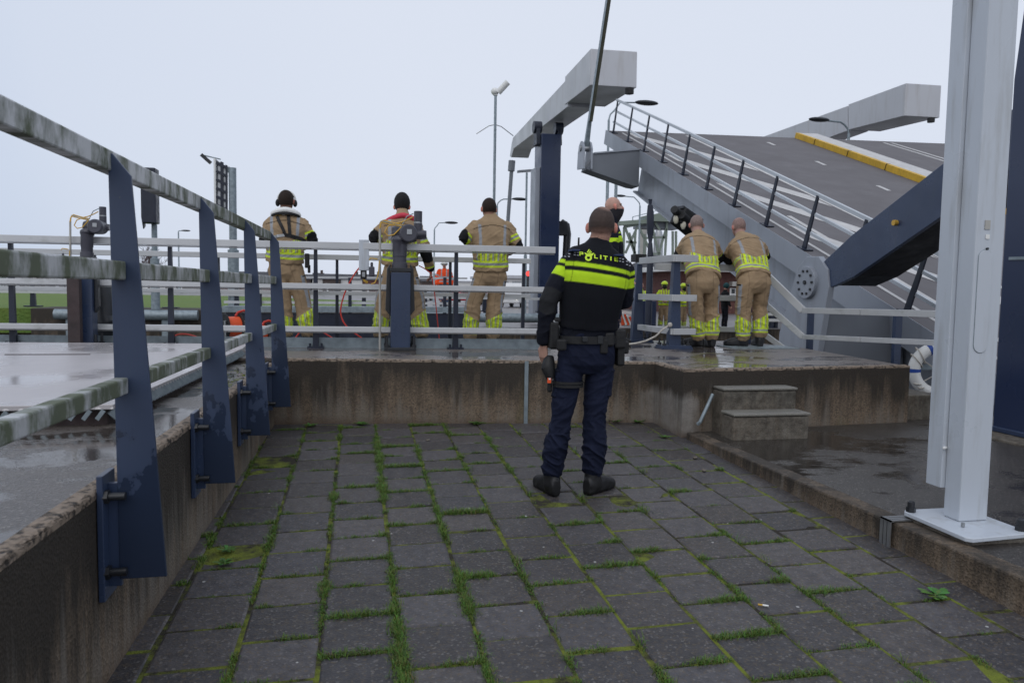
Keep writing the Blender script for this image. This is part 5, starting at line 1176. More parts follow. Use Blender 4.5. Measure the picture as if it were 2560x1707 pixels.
    dL = np.minimum(armd[0][1], armd[0][3]); dR = np.minimum(armd[1][1], armd[1][3]); tor = (dt < np.minimum(dL, dR)) | (ht > Ltot-.02)
    co2 = folds(co, no, (.011 if style == 'fire' else .006)*s*np.where(tor, np.clip(1.15-ht/Ltot*.9, .3, 1), 1), (5.5, 5.5, 11), seed=base[0]*5+1)
    if 'vest' in o_: co2 = np.where(((ht > o_['vest'][0]) & tor & (ht < Ltot-.075))[:, None], co+no*.011+no*(.002*vnoise(co, 7))[:, None], co2)
    col = np.tile(NV(TAN if style == 'fire' else o_.get('jacket', NAVY)), (len(co), 1)); back = hf < .035
    if style == 'fire':
        hh = np.abs(hs_); topl = .205+.065*np.clip((hh-.01)/.15, 0, 1)+.0*hs_
        blk = tor & ibetween(ht, .115, topl) & (hh < .175); ph = np.mod(hs_/.058+.5, 1)
        st_ = np.where((ph < .46)[:, None], NV(YEL), np.where((ph < .68)[:, None], NV(SIL), np.where((ph < .82)[:, None], NV(YEL)*.9, NV(TAN)*.85))); col[blk] = st_[blk]
        sb = tor & ibetween(ht, .195, .24) & (hh >= .175); col[sb] = YEL; col[sb & ibetween(ht, .210, .226)] = SIL
        band(col, tor, ht, .050, .118, YEL, .008); band(col, tor, ht, .070, .098, SIL, .008)
        gs = tor & back & ibetween(ht, .27, .50) & ibetween(hh, .118+.05*(ht-.27), .150+.05*(ht-.27)); col[gs] = SIL
        yk = tor & back & (np.abs(ht-(Ltot-.125+.25*hh**1.2*-1)) < .0065); col[yk] *= .35
        cl = np.linalg.norm(co-nk, axis=1) < .06; 
        for (t1, d1, t2, d2, L1), msk, k in ((armd[0], ~tor & (dL <= dR), 'L'), (armd[1], ~tor & (dR < dL), 'R')):
            up_ = msk & (d1*1.0 <= d2+.12); lo_ = msk & ~up_
            u2 = msk & (d1 <= d2+.25); band(col, u2, t1, .135, .20, YEL, .008); band(col, u2, t1, .156, .179, SIL, .008)
            band(col, lo_, t2, .150, .21, YEL, .008); band(col, lo_, t2, .170, .190, SIL, .008)
            eb = J['el'+k]; outw = unit((eb-(J['sh'+k]+J['wr'+k])/2)); dd_ = co-eb; pt = msk & (np.linalg.norm(dd_, axis=1) < .108) & (dd_@outw > -.006) & (t1 > L1-.10); col[pt] = BLK; col[msk & (t2 > np.linalg.norm(J['wr'+k]-J['el'+k])-.035) & (d2 < d1)] = BLK
    if 'paint' in o_: o_['paint'](col, dict(ht=ht, hs=hs_, hf=hf, tor=tor, arm=armd, dL=dL, dR=dR, L=Ltot, co=co, J=J, hh=np.abs(hs_)))
    col *= (1+.12*vnoise(co, 10))[:, None]
    jk = finish(m2, co2, col, 'jacket', M['cloth'] if style == 'fire' else M['cloth_navy'], par, base)
    return body, base, jk, sp
def JP(d, Y):
    """joints from photo pixels at the person's distance; third number = metres further away"""
    return {k: atY(v[0], v[1], Y+(v[2] if len(v) > 2 else 0)) for k, v in d.items()}
FW = (math.sin(YAW), math.cos(YAW))
dark_hair = dict(col=(.025, .016, .012), len=.007, low=-.06, slope=.9)
crop = dict(col=(.085, .062, .050), len=.003, low=-.05, slope=.95, cover=.8)
grey_crop = dict(col=(.22, .19, .18), len=.003, low=-.055, slope=.9, cover=.75)
def child(mb, name, mat, par, bevel=0): return mb.build(name, mat, par, bevel)
# --- three firefighters on the walkway
f1, b1, _, _ = person(JP(dict(head=(716, 503), neck=(715, 529), shL=(672, 556), shR=(758, 554), elL=(661, 601, -.02), elR=(781, 602, -.02), wrL=(690, 612, .22), wrR=(752, 616, .24), hem=(712, 655), chest=(714, 590, -.03), hipL=(694, 672), hipR=(735, 672), knL=(708, 752), knR=(757, 752), anL=(714, 836), anR=(770, 836)), 8.75), ZK, FW, 'fire',
    'firefighter with white ear defenders and collar, black harness on the tan jacket back', 'firefighters on the walkway', hair=dark_hair, opts=dict(skin=(.22, .12, .085)))
hd = atY(716, 503, 8.75); m = MB(); m.tube([hd+Vector((.098*math.cos(a), .02, .118*math.sin(a)-.0)) for a in np.linspace(.1, math.pi-.1, 12)], .010, 8); child(m, 'ear_defender_band', M['white'], f1)
for s_ in (-1, 1): m = MB(); m.ball(hd+Vector((s_*.093, .0, -.022)), .036, 12, (.7, 1, 1.15)); child(m, 'ear_cup', M['black'], f1)
nk = atY(715, 531, 8.70); m = MB(); m.tube([nk+Vector((.135*math.cos(a), -.075*math.sin(a)-.02, -.012+.035*math.sin(a)-.02*abs(math.cos(a)))) for a in np.linspace(-.25, math.pi+.25, 16)], [.018]+[.030]*14+[.018], 10); child(m, 'life_collar', M['white'], f1)
m = MB(); m.tube([nk+Vector((.142*math.cos(a), -.082*math.sin(a)-.03, -.046+.025*math.sin(a))) for a in np.linspace(-.2, math.pi+.2, 14)], .016, 8); child(m, 'collar_cover', M['black'], f1)
bvh_cache = {}
def surf(o, px, py, off=.008):
    """point on the visible surface of o under a photo pixel"""
    if o.name not in bvh_cache:
        w_ = Vector(world_loc(o)); bvh_cache[o.name] = BVHTree.FromPolygons([v.co+w_ for v in o.data.vertices], [p.vertices[:] for p in o.data.polygons])
    r_ = ray(px, py).normalized(); h = bvh_cache[o.name].ray_cast(CAM, r_)
    return (h[0]+h[1]*off if h[0] is not None else None), (h[1] if h[0] is not None else None)
def strap(par, jk, pts, w, mat, name='strap', off=.012):
    m = MB(); P = []
    for (xa_, ya_), (xb_, yb_) in zip(pts[:-1], pts[1:]):
        for i in range(9): t = i/8; q, n = surf(jk, xa_+(xb_-xa_)*t, ya_+(yb_-ya_)*t, off); P += [(q, n)] if q is not None else []
    vs = []; fs = []
    for i, (q, n) in enumerate(P):
        t_ = (P[min(i+1, len(P)-1)][0]-P[max(i-1, 0)][0]).normalized(); x = t_.cross(n).normalized(); vs += [q-x*w/2, q+x*w/2, q+x*w/2-n*.008, q-x*w/2-n*.008]
    for i in range(len(P)-1): fs += [(i*4+j, i*4+(j+1) % 4, i*4+4+(j+1) % 4, i*4+4+j) for j in range(4)]
    if P: m.add(vs, fs, True); return child(m, name, mat, par)
j1 = [c for c in f1.children if c.name.startswith('jacket')][0]
Q = lambda x, y: (600+x*.2935, 440+y*.2935)
strap(f1, j1, [Q(315, 345), Q(360, 440), Q(385, 500)], .034, M['black'], 'harness_strap'); strap(f1, j1, [Q(412, 340), Q(420, 430), Q(425, 500)], .034, M['black'], 'harness_strap')
strap(f1, j1, [Q(385, 502), Q(450, 515), Q(525, 540), Q(560, 575)], .04, M['black'], 'harness_strap'); strap(f1, j1, [Q(290, 520), Q(335, 510), Q(380, 505)], .03, M['steel'], 'harness_strap')
strap(f1, j1, [Q(305, 332), Q(355, 325)], .045, M['cable_y'], 'buckle'); 
q_, n_2 = surf(j1, *Q(372, 318), .02); m = MB(); m.tube([q_+Vector((.04*math.cos(a), -.005, .03*math.sin(a))) for a in np.linspace(0, 6.283, 18)], .006, 6); child(m, 'harness_ring', M['steel'], f1)
q_, _n = surf(j1, *Q(548, 640), .02)
p = atY(768, 652, 8.62); m = MB(); m.box(p, (.05, .05, .16)); m.box(p+Vector((.02, 0, -.09)), (.03, .03, .09)); child(m, 'belt_pouch', M['black'], f1, .008)
f2, b2, _, _ = person(JP(dict(head=(1005, 516, .07), neck=(1007, 537), shL=(962, 560), shR=(1046, 564), elL=(934, 596, -.02), elR=(1066, 634, .0), wrL=(962, 622, .22), wrR=(1077, 673, .10), hem=(1000, 662), chest=(1003, 598, -.03), hipL=(982, 677), hipR=(1018, 677), knL=(957, 752), knR=(1042, 750), anL=(951, 838), anR=(1053, 838)), 8.65), ZK, FW, 'fire',
    'firefighter in black beanie and red collar, half hidden by a valve drive', 'firefighters on the walkway', head_f=(FW[0], FW[1], -.35), opts=dict(handR=((.05, .1, -1), (-1, .3, 0), .9)))
hd = atY(1005, 512, 8.72); m = MB(); vs = []
m.ball(hd+Vector((0, -.01, .022)), .1, 18, (.93, 1.08, 1.22)); child(m, 'beanie', paint('beanie_wool', (.010, .010, .011), .95, var=.3, bump=.5, fine=200), f2)
nk = atY(1007, 538, 8.62); m = MB(); m.tube([nk+Vector((.17*math.cos(a), -.085*math.sin(a), -.035+.03*math.sin(a)-.045*abs(math.cos(a)))) for a in np.linspace(-.1, math.pi+.1, 18)], [.02]+[.030]*16+[.02], 10); child(m, 'life_collar', paint('red_collar', (.55, .03, .06), .6, var=.1), f2)
f3, b3, _, _ = person(JP(dict(head=(1222, 522), neck=(1226, 541), shL=(1184, 562), shR=(1270, 562), elL=(1160, 592, -.03), elR=(1296, 615, -.03), wrL=(1184, 617, .08), wrR=(1266, 628, .10), hem=(1226, 676), chest=(1227, 605, -.03), hipL=(1207, 690), hipR=(1246, 690), knL=(1182, 759), knR=(1237, 759), anL=(1175, 843), anR=(1232, 843)), 8.5), ZK, FW, 'fire',
    'dark-haired firefighter in tan suit with both hands on his hips, rightmost of the three', 'firefighters on the walkway', head_f=(FW[0]-.35, FW[1], -.1), hair=dark_hair, opts=dict(skin=(.42, .23, .17), torso=[(0, .202, .14), (.16, .198, .135), (.4, .206, .145), (.6, .226, .148), (.74, .232, .138), (.83, .208, .122), (.90, .160, .104), (.955, .108, .090), (1, .080, .080)]))
# --- two firefighters leaning on the rail
F4 = dict(head=(1741, 562, .40), neck=(1744, 585, .32), shL=(1708, 611, .30), shR=(1786, 611, .30), elL=(1697, 640, .42), elR=(1798, 645, .42), wrL=(1716, 655, .60), wrR=(1784, 657, .60), hem=(1758, 694, -.04), chest=(1750, 632, .17), hipL=(1737, 706, -.05), hipR=(1777, 706, -.05), knL=(1738, 770, -.03), knR=(1779, 768, .02), anL=(1746, 846), anR=(1779, 846))
person(JP(F4, 8.28), ZP, (FW[0]+.02, FW[1]), 'fire', 'firefighter with close-cropped grey hair leaning on the rail, nearer the stout navy post', 'firefighters leaning on the rail', head_f=(FW[0], FW[1], -.3), hair=grey_crop, hands=True, toes=[(-.75, .6), (.1, 1)], opts=dict(skin=(.42, .24, .19), collar=.05))
F5 = dict(head=(1846, 568, .40), neck=(1852, 590, .32), shL=(1826, 617, .30), shR=(1902, 613, .30), elL=(1820, 648, .42), elR=(1913, 640, .42), wrL=(1838, 658, .60), wrR=(1894, 655, .60), hem=(1885, 694, -.04), chest=(1870, 634, .17), hipL=(1864, 706, -.05), hipR=(1906, 706, -.05), knL=(1858, 770, -.02), knR=(1900, 766, .03), anL=(1857, 846), anR=(1899, 840))
person(JP(F5, 8.30), ZP, (FW[0]-.12, FW[1]), 'fire', 'balding firefighter leaning on the rail beside the mossy sloping handrail', 'firefighters leaning on the rail', head_f=(FW[0]-.3, FW[1], -.25), hair=dict(col=(.20, .165, .155), len=.0025, low=-.055, slope=.9, cover=.6, bald=(.10, -.02, .03, 0)), toes=[(-.8, .5), (.2, 1)], opts=dict(skin=(.44, .25, .205), collar=.05))
# --- officer in the yard
YO = 4.45
def police_paint(col, g_):
    ht, hs, tor, L = g_['ht'], g_['hs'], g_['tor'], g_['L']; d = L-ht
    vest = tor & (ht > .06); col[vest] = NV((.0065, .0075, .0115))
    tl = d+.0*hs
    for lo, hi in ((.168, .191), (.216, .273)): band(col, tor, tl, lo, hi, YEL_P)
    edge = tor & (np.abs(np.abs(hs)-.163) < .0025) & ibetween(tl, .14, .28); col[edge] *= .6
    vh = np.exp(-((ht-.06)/.005)**2)*tor; col[:] = col*(1-.5*vh[:, None]); el_ = (np.linalg.norm(g_['co']-g_['J']['elL']-NV((0, -.03, 0)), axis=1) < .085) & ~tor; col[el_] = (.022, .023, .026)
    for (t1, d1, t2, d2, L1), msk in ((g_['arm'][0], ~tor & (g_['dL'] <= g_['dR'])), (g_['arm'][1], ~tor & (g_['dR'] < g_['dL']))):
        u_ = msk & (d1 <= d2); band(col, u_, t1, .026, .049, YEL_P); band(col, u_, t1, .070, .130, YEL_P)
YEL_P = (.56, .84, .025)
F0 = dict(head=(1504, 566, .0), neck=(1497, 604), shL=(1421, 646), shR=(1566, 664), elL=(1371, 752, -.02), elR=(1560, 752, .05), wrL=(1360, 856, .03), wrR=(1515, 762, .26), hem=(1467, 836), chest=(1481, 720, -.03), hipL=(1432, 880), hipR=(1503, 880), knL=(1404, 1041, .02), knR=(1485, 1041, .02), anL=(1380, 1180, .10), anR=(1482, 1176, .06))
op, bo, oj, osp = person(JP(F0, YO), .153, FW, 'police', 'police officer standing on the paving with lime stripes and lettering across the back', None, voxel=.0058, head_f=(math.sin(.33), math.cos(.33), -.05), hair=dict(col=(.040, .034, .032), len=.0035, low=-.075, slope=.85, cover=.93, fade=.065, thin=.62, bald=(.105, -.045, .012, .014)), toes=[(-.22, .97), (.80, .58)],
    opts=dict(skin=(.50, .29, .22), paint=police_paint, vest=(.05,), collar=.035, leg_r=(.093, .070, .072), hipw=.178, handL=((-.02, .12, -1), (1, .5, 0), .75), thumbL=1, arm_r=(.072, .060, .050),
    torso=[(0, .182, .125), (.16, .172, .120), (.4, .186, .132), (.6, .206, .140), (.74, .210, .130), (.83, .186, .114), (.90, .138, .096), (.955, .092, .080), (1, .068, .070)]))
# ------------------------------------------------------------------ officer: lettering, belt kit
ZZ = lambda x, y: (1380+x*.1531, 480+y*.1531)
def decal(polys, name, mat, par, jk, off=.0045):
    """printed shapes: quads of the print laid onto the cloth, given in a closely spaced grid"""
    m = MB()
    for q in polys:
        a, b, c, d = q; nu = max(1, int(max(abs(b[0]-a[0]), abs(b[1]-a[1]))/18)); nv = max(1, int(max(abs(d[0]-a[0]), abs(d[1]-a[1]))/18)); vs = []; ok = True
        for j in range(nv+1):
            for i in range(nu+1):
                u, v = i/nu, j/nv; x = (a[0]*(1-u)+b[0]*u)*(1-v)+(d[0]*(1-u)+c[0]*u)*v; y = (a[1]*(1-u)+b[1]*u)*(1-v)+(d[1]*(1-u)+c[1]*u)*v
                h, n = surf(jk, *ZZ(x, y), off)
                if h is None: ok = False; break
                vs.append(h)
            if not ok: break
        if ok: m.add(vs, [(j*(nu+1)+i, j*(nu+1)+i+1, (j+1)*(nu+1)+i+1, (j+1)*(nu+1)+i) for j in range(nv) for i in range(nu)])
    return m.build(name, M[mat], par)
def sh_(x0, y0, rects):
    k = .15; return [tuple((x0+x, y0+y+k*x) for x, y in ((a, b), (c, b), (c, d), (a, d))) for a, b, c, d in rects]
w_ = 19; letters = []
letters += sh_(447, 978, [(0, 0, w_, 66), (w_, 0, 62, 15), (46, 15, 66, 26), (w_, 26, 62, 41)])
letters += sh_(685, 1018, [(0, 0, w_, 68), (w_, 53, 58, 68)])
letters += sh_(782, 1032, [(0, 0, w_+3, 68)])
letters += sh_(832, 1040, [(0, 0, 72, 15), (26, 15, 47, 68)])
letters += sh_(946, 1056, [(0, 0, w_+3, 68)])
letters += sh_(1012, 1064, [(0, 0, w_, 70), (w_, 0, 62, 15), (w_, 28, 56, 41), (w_, 55, 62, 70)])
decal(letters, 'lettering', 'hivis', op, oj)
em = []
cx, cy = 594, 1078
for i in range(14):
    a0, a1 = i*2*math.pi/14, (i+1)*2*math.pi/14
    em.append(tuple((cx+r_*math.cos(a), cy+r_*.95*math.sin(a)) for r_, a in ((26, a0), (26, a1), (57, a1), (57, a0))))
em += [((528, 992), (592, 1020), (594, 1050), (540, 1022)), ((598, 1050), (600, 1020), (684, 998), (668, 1034)), ((545, 1028), (592, 1050), (592, 1062), (556, 1044)), ((598, 1062), (598, 1050), (664, 1036), (650, 1052))]
em += [((566, 992), (600, 940), (612, 944), (584, 1000)), ((592, 1002), (622, 958), (634, 960), (608, 1008)), ((612, 1008), (638, 976), (650, 980), (628, 1010)), ((583, 1004), (614, 1012), (606, 1024), (588, 1018))]
decal(em, 'emblem', 'hivis', op, oj, .005)
sq = []
for x, y in ((362, 984), (410, 986), (358, 1024), (408, 1028), (214, 1010), (276, 1008), (208, 1050), (268, 1050), (1090, 1080), (1136, 1092), (1090, 1124), (1136, 1136), (1198, 1128), (1242, 1142), (1200, 1180), (1246, 1196)): sq.append(((x, y), (x+30, y+2), (x+30, y+18), (x, y+16)))
decal(sq, 'checker_blocks', 'silver_print', op, oj)
def ringband(c, X, Yv, a, b, h, th=.012, n=40):
    m = MB(); vs = []; c = Vector(c); X = Vector(X); Yv = Vector(Yv); up_ = X.cross(Yv).normalized()
    for i in range(n):
        t = 2*math.pi*i/n; ct, st_2 = math.cos(t), math.sin(t); ct = math.copysign(abs(ct)**.85, ct); st_2 = math.copysign(abs(st_2)**.85, st_2)
        for k, dz in ((1, -h/2), (1, h/2), (1+th/a, h/2), (1+th/a, -h/2)): vs.append(c+X*a*k*ct+Yv*b*k*st_2+up_*dz)
    fs = [(i*4+j, ((i+1) % n)*4+j, ((i+1) % n)*4+(j+1) % 4, i*4+(j+1) % 4) for i in range(n) for j in range(4)]
    return m.add(vs, fs, True)
sd = (Vector(atY(1503, 880, YO))-Vector(atY(1432, 880, YO))).normalized(); fd = Vector((sd.y*-1, sd.x, 0)).normalized()
bc_ = atY(1467, 847, YO)
child(ringband(bc_, sd, fd, .178, .132, .045), 'belt', M['leather'], op)
for p, z_ in ((atY(1462, 848, YO-.145), .035), (atY(1500, 850, YO-.135), .05)): m = MB(); m.box(p, (.033, .02, z_), (sd, fd, Vector((0, 0, 1)))); child(m, 'belt_clip', M['black_steel'], op, .004)
def kit(px, py, dy, size, name, mat='leather', bevel=.012, tilt=0):
    m = MB(); p = atY(px, py, YO+dy); ax = (sd*math.cos(tilt)+Vector((0, 0, math.sin(tilt))), fd, Vector((0, 0, math.cos(tilt)))-sd*math.sin(tilt)); m.box(p, size, ax); return child(m, name, M[mat], op, bevel)
kit(1383, 838, -.02, (.058, .075, .165), 'radio_pouch'); kit(1388, 812, -.03, (.035, .04, .06), 'pouch_clip', 'steel', .006); kit(1392, 800, -.03, (.045, .045, .03), 'radio_loop', 'black', .01)
kit(1404, 862, -.12, (.06, .03, .07), 'glove_pouch', 'black')
m = MB(); a = atY(1374, 890, YO+.02); b = atY(1370, 920, YO-.0); c = atY(1376, 948, YO-.01); m.tube([a, (a+b)/2, b, c], [.026, .038, .043, .024], 14); child(m, 'drop_holster', M['leather'], op)
kit(1373, 951, -.03, (.022, .012, .032), 'orange_tag', 'orange', .002); m = MB(); m.box(atY(1374, 947, YO-.037), (.012, .004, .01)); child(m, 'tag_print', M['white'], op)
kit(1374, 968, -.0, (.03, .03, .06), 'holster_end')
for y, rx in ((954, .090), (962, .089)): child(ringband(atY(1419, y, YO+.0), sd, fd, rx, rx*1.02, .016, .006, 32), 'thigh_strap', M['black'], op)
kit(1545, 846, -.03, (.075, .10, .12), 'pistol_holster'); kit(1548, 884, -.02, (.05, .085, .15), 'holster_body', 'leather', .014, .03); kit(1522, 848, -.10, (.06, .05, .085), 'cuff_pouch'); kit(1510, 866, -.125, (.05, .02, .09), 'key_holder', 'black')
kit(1562, 868, .02, (.045, .05, .08), 'side_pouch', 'black')
m = MB(); a = atY(1446, 622, YO+.13); m.tube([a, atY(1447, 594, YO+.13)], [.007, .006], 8); child(m, 'radio_antenna', M['black'], op); kit(1448, 640, .13, (.055, .03, .10), 'shoulder_radio', 'black')
for px, py, s_ in ((1436, 628, -1), (1542, 640, 1)):
    h, n = surf(oj, px, py, .006)
    if h is not None: m = MB(); m.box(h, (.05, .10, .012), (sd, fd, Vector((0, 0, 1)))); child(m, 'epaulette', paint('epaulette_blue', (.015, .03, .09), .7), op, .004)
# --- bald officer on the quay
YB = 8.55
def bald_paint(col, g_):
    d = g_['L']-g_['ht']; tor = g_['tor']
    s_ = tor & ibetween(d, .175, .245); col[s_] = YEL_P
    s_ = tor & ibetween(d, .115, .145) & (np.mod(g_['hf']*14+g_['hs']*6, 1) < .6); col[s_] = YEL_P
    for (t1, d1, t2, d2, L1), msk in ((g_['arm'][0], ~tor & (g_['dL'] <= g_['dR'])), (g_['arm'][1], ~tor & (g_['dR'] < g_['dL']))):
        a = msk & (d1 <= d2) & ibetween(t1, .06, .11); col[a] = YEL_P
fR = Vector((math.cos(YAW), -math.sin(YAW), 0)); fB = (fR*.96+Vector((FW[0], FW[1], 0))*.28).normalized()
FB = dict(head=(1535, 517), neck=(1528, 553, -.02), shL=(1526, 581, .19), shR=(1530, 583, -.20), elL=(1530, 650, .22), elR=(1533, 652, -.24), wrL=(1564, 690, .14), wrR=(1568, 690, -.13), hem=(1535, 705), chest=(1530, 632), hipL=(1532, 722, .085), hipR=(1534, 722, -.085), knL=(1536, 790, .09), knR=(1540, 790, -.09), anL=(1528, 846, .09), anR=(1534, 848, -.09))
bp, bb_, bj, _ = person(JP(FB, YB), ZP, fB, 'police', 'bald police officer in profile with collar pulled up, standing behind the other officer', None, voxel=.0085, head_f=fR*.97+Vector((0, 0, .16))+Vector((FW[0], FW[1], 0))*.12, head_u=(0, 0, 1), opts=dict(skin=(.56, .33, .26), paint=bald_paint, collar=.10, arm_r=(.075, .064, .052)))
nk = atY(1533, 540, YB); m = MB(); hu_ = Vector((0, 0, 1)); vs = []
hd = Vector(atY(1535, 517, YB)); tp = (fR*.97+Vector((0, 0, .16))).normalized()
vs, fs = shell_loft([NV(hd+Vector((0, 0, z))+fR*x) for z, x in ((-.19, -.03), (-.15, -.01), (-.10, .012), (-.05, .020), (-.03, .022))], [NV(fR)*k for k in (.085, .088, .094, .100, .098)], [NV(Vector((-fR.y, fR.x, 0)))*k for k in (.085, .082, .082, .084, .082)], 24, 2.0)
m.add([tuple(v) for v in vs], fs, True); child(m, 'neck_gaiter', paint('gaiter_cloth', (.012, .011, .016), .9, var=.3, bump=.4, fine=60), bp)
# ------------------------------------------------------------------ people beyond the lock (canonical standing pose)
def far_person(px, pyh, pyf, Y, face, label, style='plain', opts=None, group='people beyond the lock', crouch=False, arms='down'):
    b = atY(px, pyf, Y); t = atY(px, pyh, Y); h = (t.z-b.z); s = h/1.80; f = Vector((math.sin(face), math.cos(face), 0)); r = Vector((f.y, -f.x, 0)); q = lambda x, y, z: Vector((b.x, Y, b.z))+r*x*s+f*y*s+Vector((0, 0, z*s))
    J = dict(head=q(0, .03, 1.66), neck=q(0, 0, 1.50), shL=q(-.19, 0, 1.43), shR=q(.19, 0, 1.43), hem=q(0, 0, .88), chest=q(0, -.02, 1.2), hipL=q(-.09, 0, .82), hipR=q(.09, 0, .82), knL=q(-.11, .03, .48), knR=q(.11, .03, .48), anL=q(-.12, 0, .10), anR=q(.12, 0, .10))
    if crouch: J.update(head=q(0, .42, 1.0), neck=q(0, .32, .92), shL=q(-.19, .28, .86), shR=q(.19, .28, .86), hem=q(0, -.12, .5), chest=q(0, .05, .75), hipL=q(-.09, -.15, .45), hipR=q(.09, -.15, .45), knL=q(-.14, .22, .48), knR=q(.14, .22, .48))
    if arms == 'down': J.update(elL=q(-.27, -.02, 1.14), elR=q(.27, -.02, 1.14), wrL=q(-.28, .08, .9), wrR=q(.28, .08, .9))
    else: J.update(elL=q(-.29, -.02, 1.15), elR=q(.29, -.02, 1.15), wrL=q(-.08, .24, 1.05), wrR=q(.08, .24, 1.05))
    if crouch: J.update(elL=q(-.26, .4, .62), elR=q(.26, .4, .62), wrL=q(-.12, .5, .4), wrR=q(.12, .5, .4))
    body, base, jk, _ = person(J, b.z, f, style, label, group, scale=s, voxel=.017, hands=True, opts=opts)
    return body, Vector(J['head']), s, f
def helmet(par, hd, s, f, mat, visor=None):
    m = MB(); vs = []; m.ball(hd+Vector((0, 0, .035*s)), .125*s, 14, (1, 1.12, .92)); child(m, 'helmet', mat, par)
    m = MB(); m.tube([hd+Vector((.135*s*math.cos(a), .15*s*math.sin(a), .01*s)) for a in np.linspace(0, 6.283, 18)], .014*s, 6); child(m, 'helmet_brim', M['black'], par)
def jack(colr, band=SIL, zs=((.10, .15), (.28, .33))):
    def f(col, g_):
        col[:] = NV(colr)
        for lo, hi in zs: col[g_['tor'] & ibetween(g_['ht'], lo, hi)] = band
        col[g_['tor'] & (np.abs(g_['hh']-.10) < .022) & (g_['ht'] > .33)] = band
        for a in g_['arm']: col[~g_['tor'] & ibetween(a[0], .16, .21)] = band
    return f
fo, hd, s, f = far_person(1110, 652, 770, 29.2, math.pi+.2, 'worker in bright orange jacket, white helmet and jeans on the far quay', opts=dict(paint=jack((.90, .09, .02)), trouser=(.05, .09, .18), collar=.04, arm_r=(.105, .095, .075), torso=[(0, .25, .17), (.2, .245, .17), (.45, .25, .175), (.65, .255, .17), (.78, .25, .15), (.87, .21, .13), (.94, .13, .10), (1, .08, .08)]), arms='down')
helmet(fo, hd, s, f, M['white'])
hv = paint('lime_helmet', (.62, .80, .02), .35, var=.05)
def dirty(col, g_):
    st_ = np.mod(g_['hs']/.10, 1) < .55; k = g_['tor'] & ((g_['ht'] < .26) | st_); col[k] = YEL; col[g_['tor'] & ibetween(g_['ht'], .08, .12)] = SIL
    for a in g_['arm']: col[~g_['tor'] & (ibetween(a[0], .1, .22) | (a[2] > .14))] = YEL
for px, py, fy_, lab, fc in ((1658, 703, 822, 'firefighter in lime helmet and yellow-striped suit facing us between the stout posts', math.pi+.3), (1704, 708, 823, 'second lime-helmeted firefighter, partly hidden by the stout post', math.pi-.4)):
    p_, hd, s, f = far_person(px, py, fy_, 28.3, fc, lab, 'fire', dict(paint=dirty), arms='front'); helmet(p_, hd, s, f, hv)
    m = MB(); m.ball(hd+f*.05*s+Vector((0, 0, -.06*s)), .10*s, 12, (.9, .9, 1)); child(m, 'face_cover', M['black'], p_)
p_, hd, s, f = far_person(1810, 707, 823, 28.4, math.pi*.5, 'person in black clothes and teal beanie standing between the two leaning firefighters', opts=dict(paint=jack((.008, .008, .010), (.008, .008, .010)), trouser=(.008, .009, .014)))
m = MB(); m.ball(hd+Vector((0, 0, .03*s)), .118*s, 14, (1, 1.1, 1.05)); child(m, 'beanie', paint('teal_wool', (.01, .055, .06), .95, var=.2), p_)
p_, hd, s, f = far_person(1600, 705, 822, 30.5, math.pi, 'bystander in yellow vest behind the first stout post', opts=dict(paint=jack(YEL), trouser=(.02, .025, .04)))
p_, hd, s, f = far_person(1215, 724, 793, 30, .4, 'crouching worker in yellow jacket seen between the third firefighter\'s legs', opts=dict(paint=jack(YEL), trouser=(.02, .025, .04)), crouch=True)
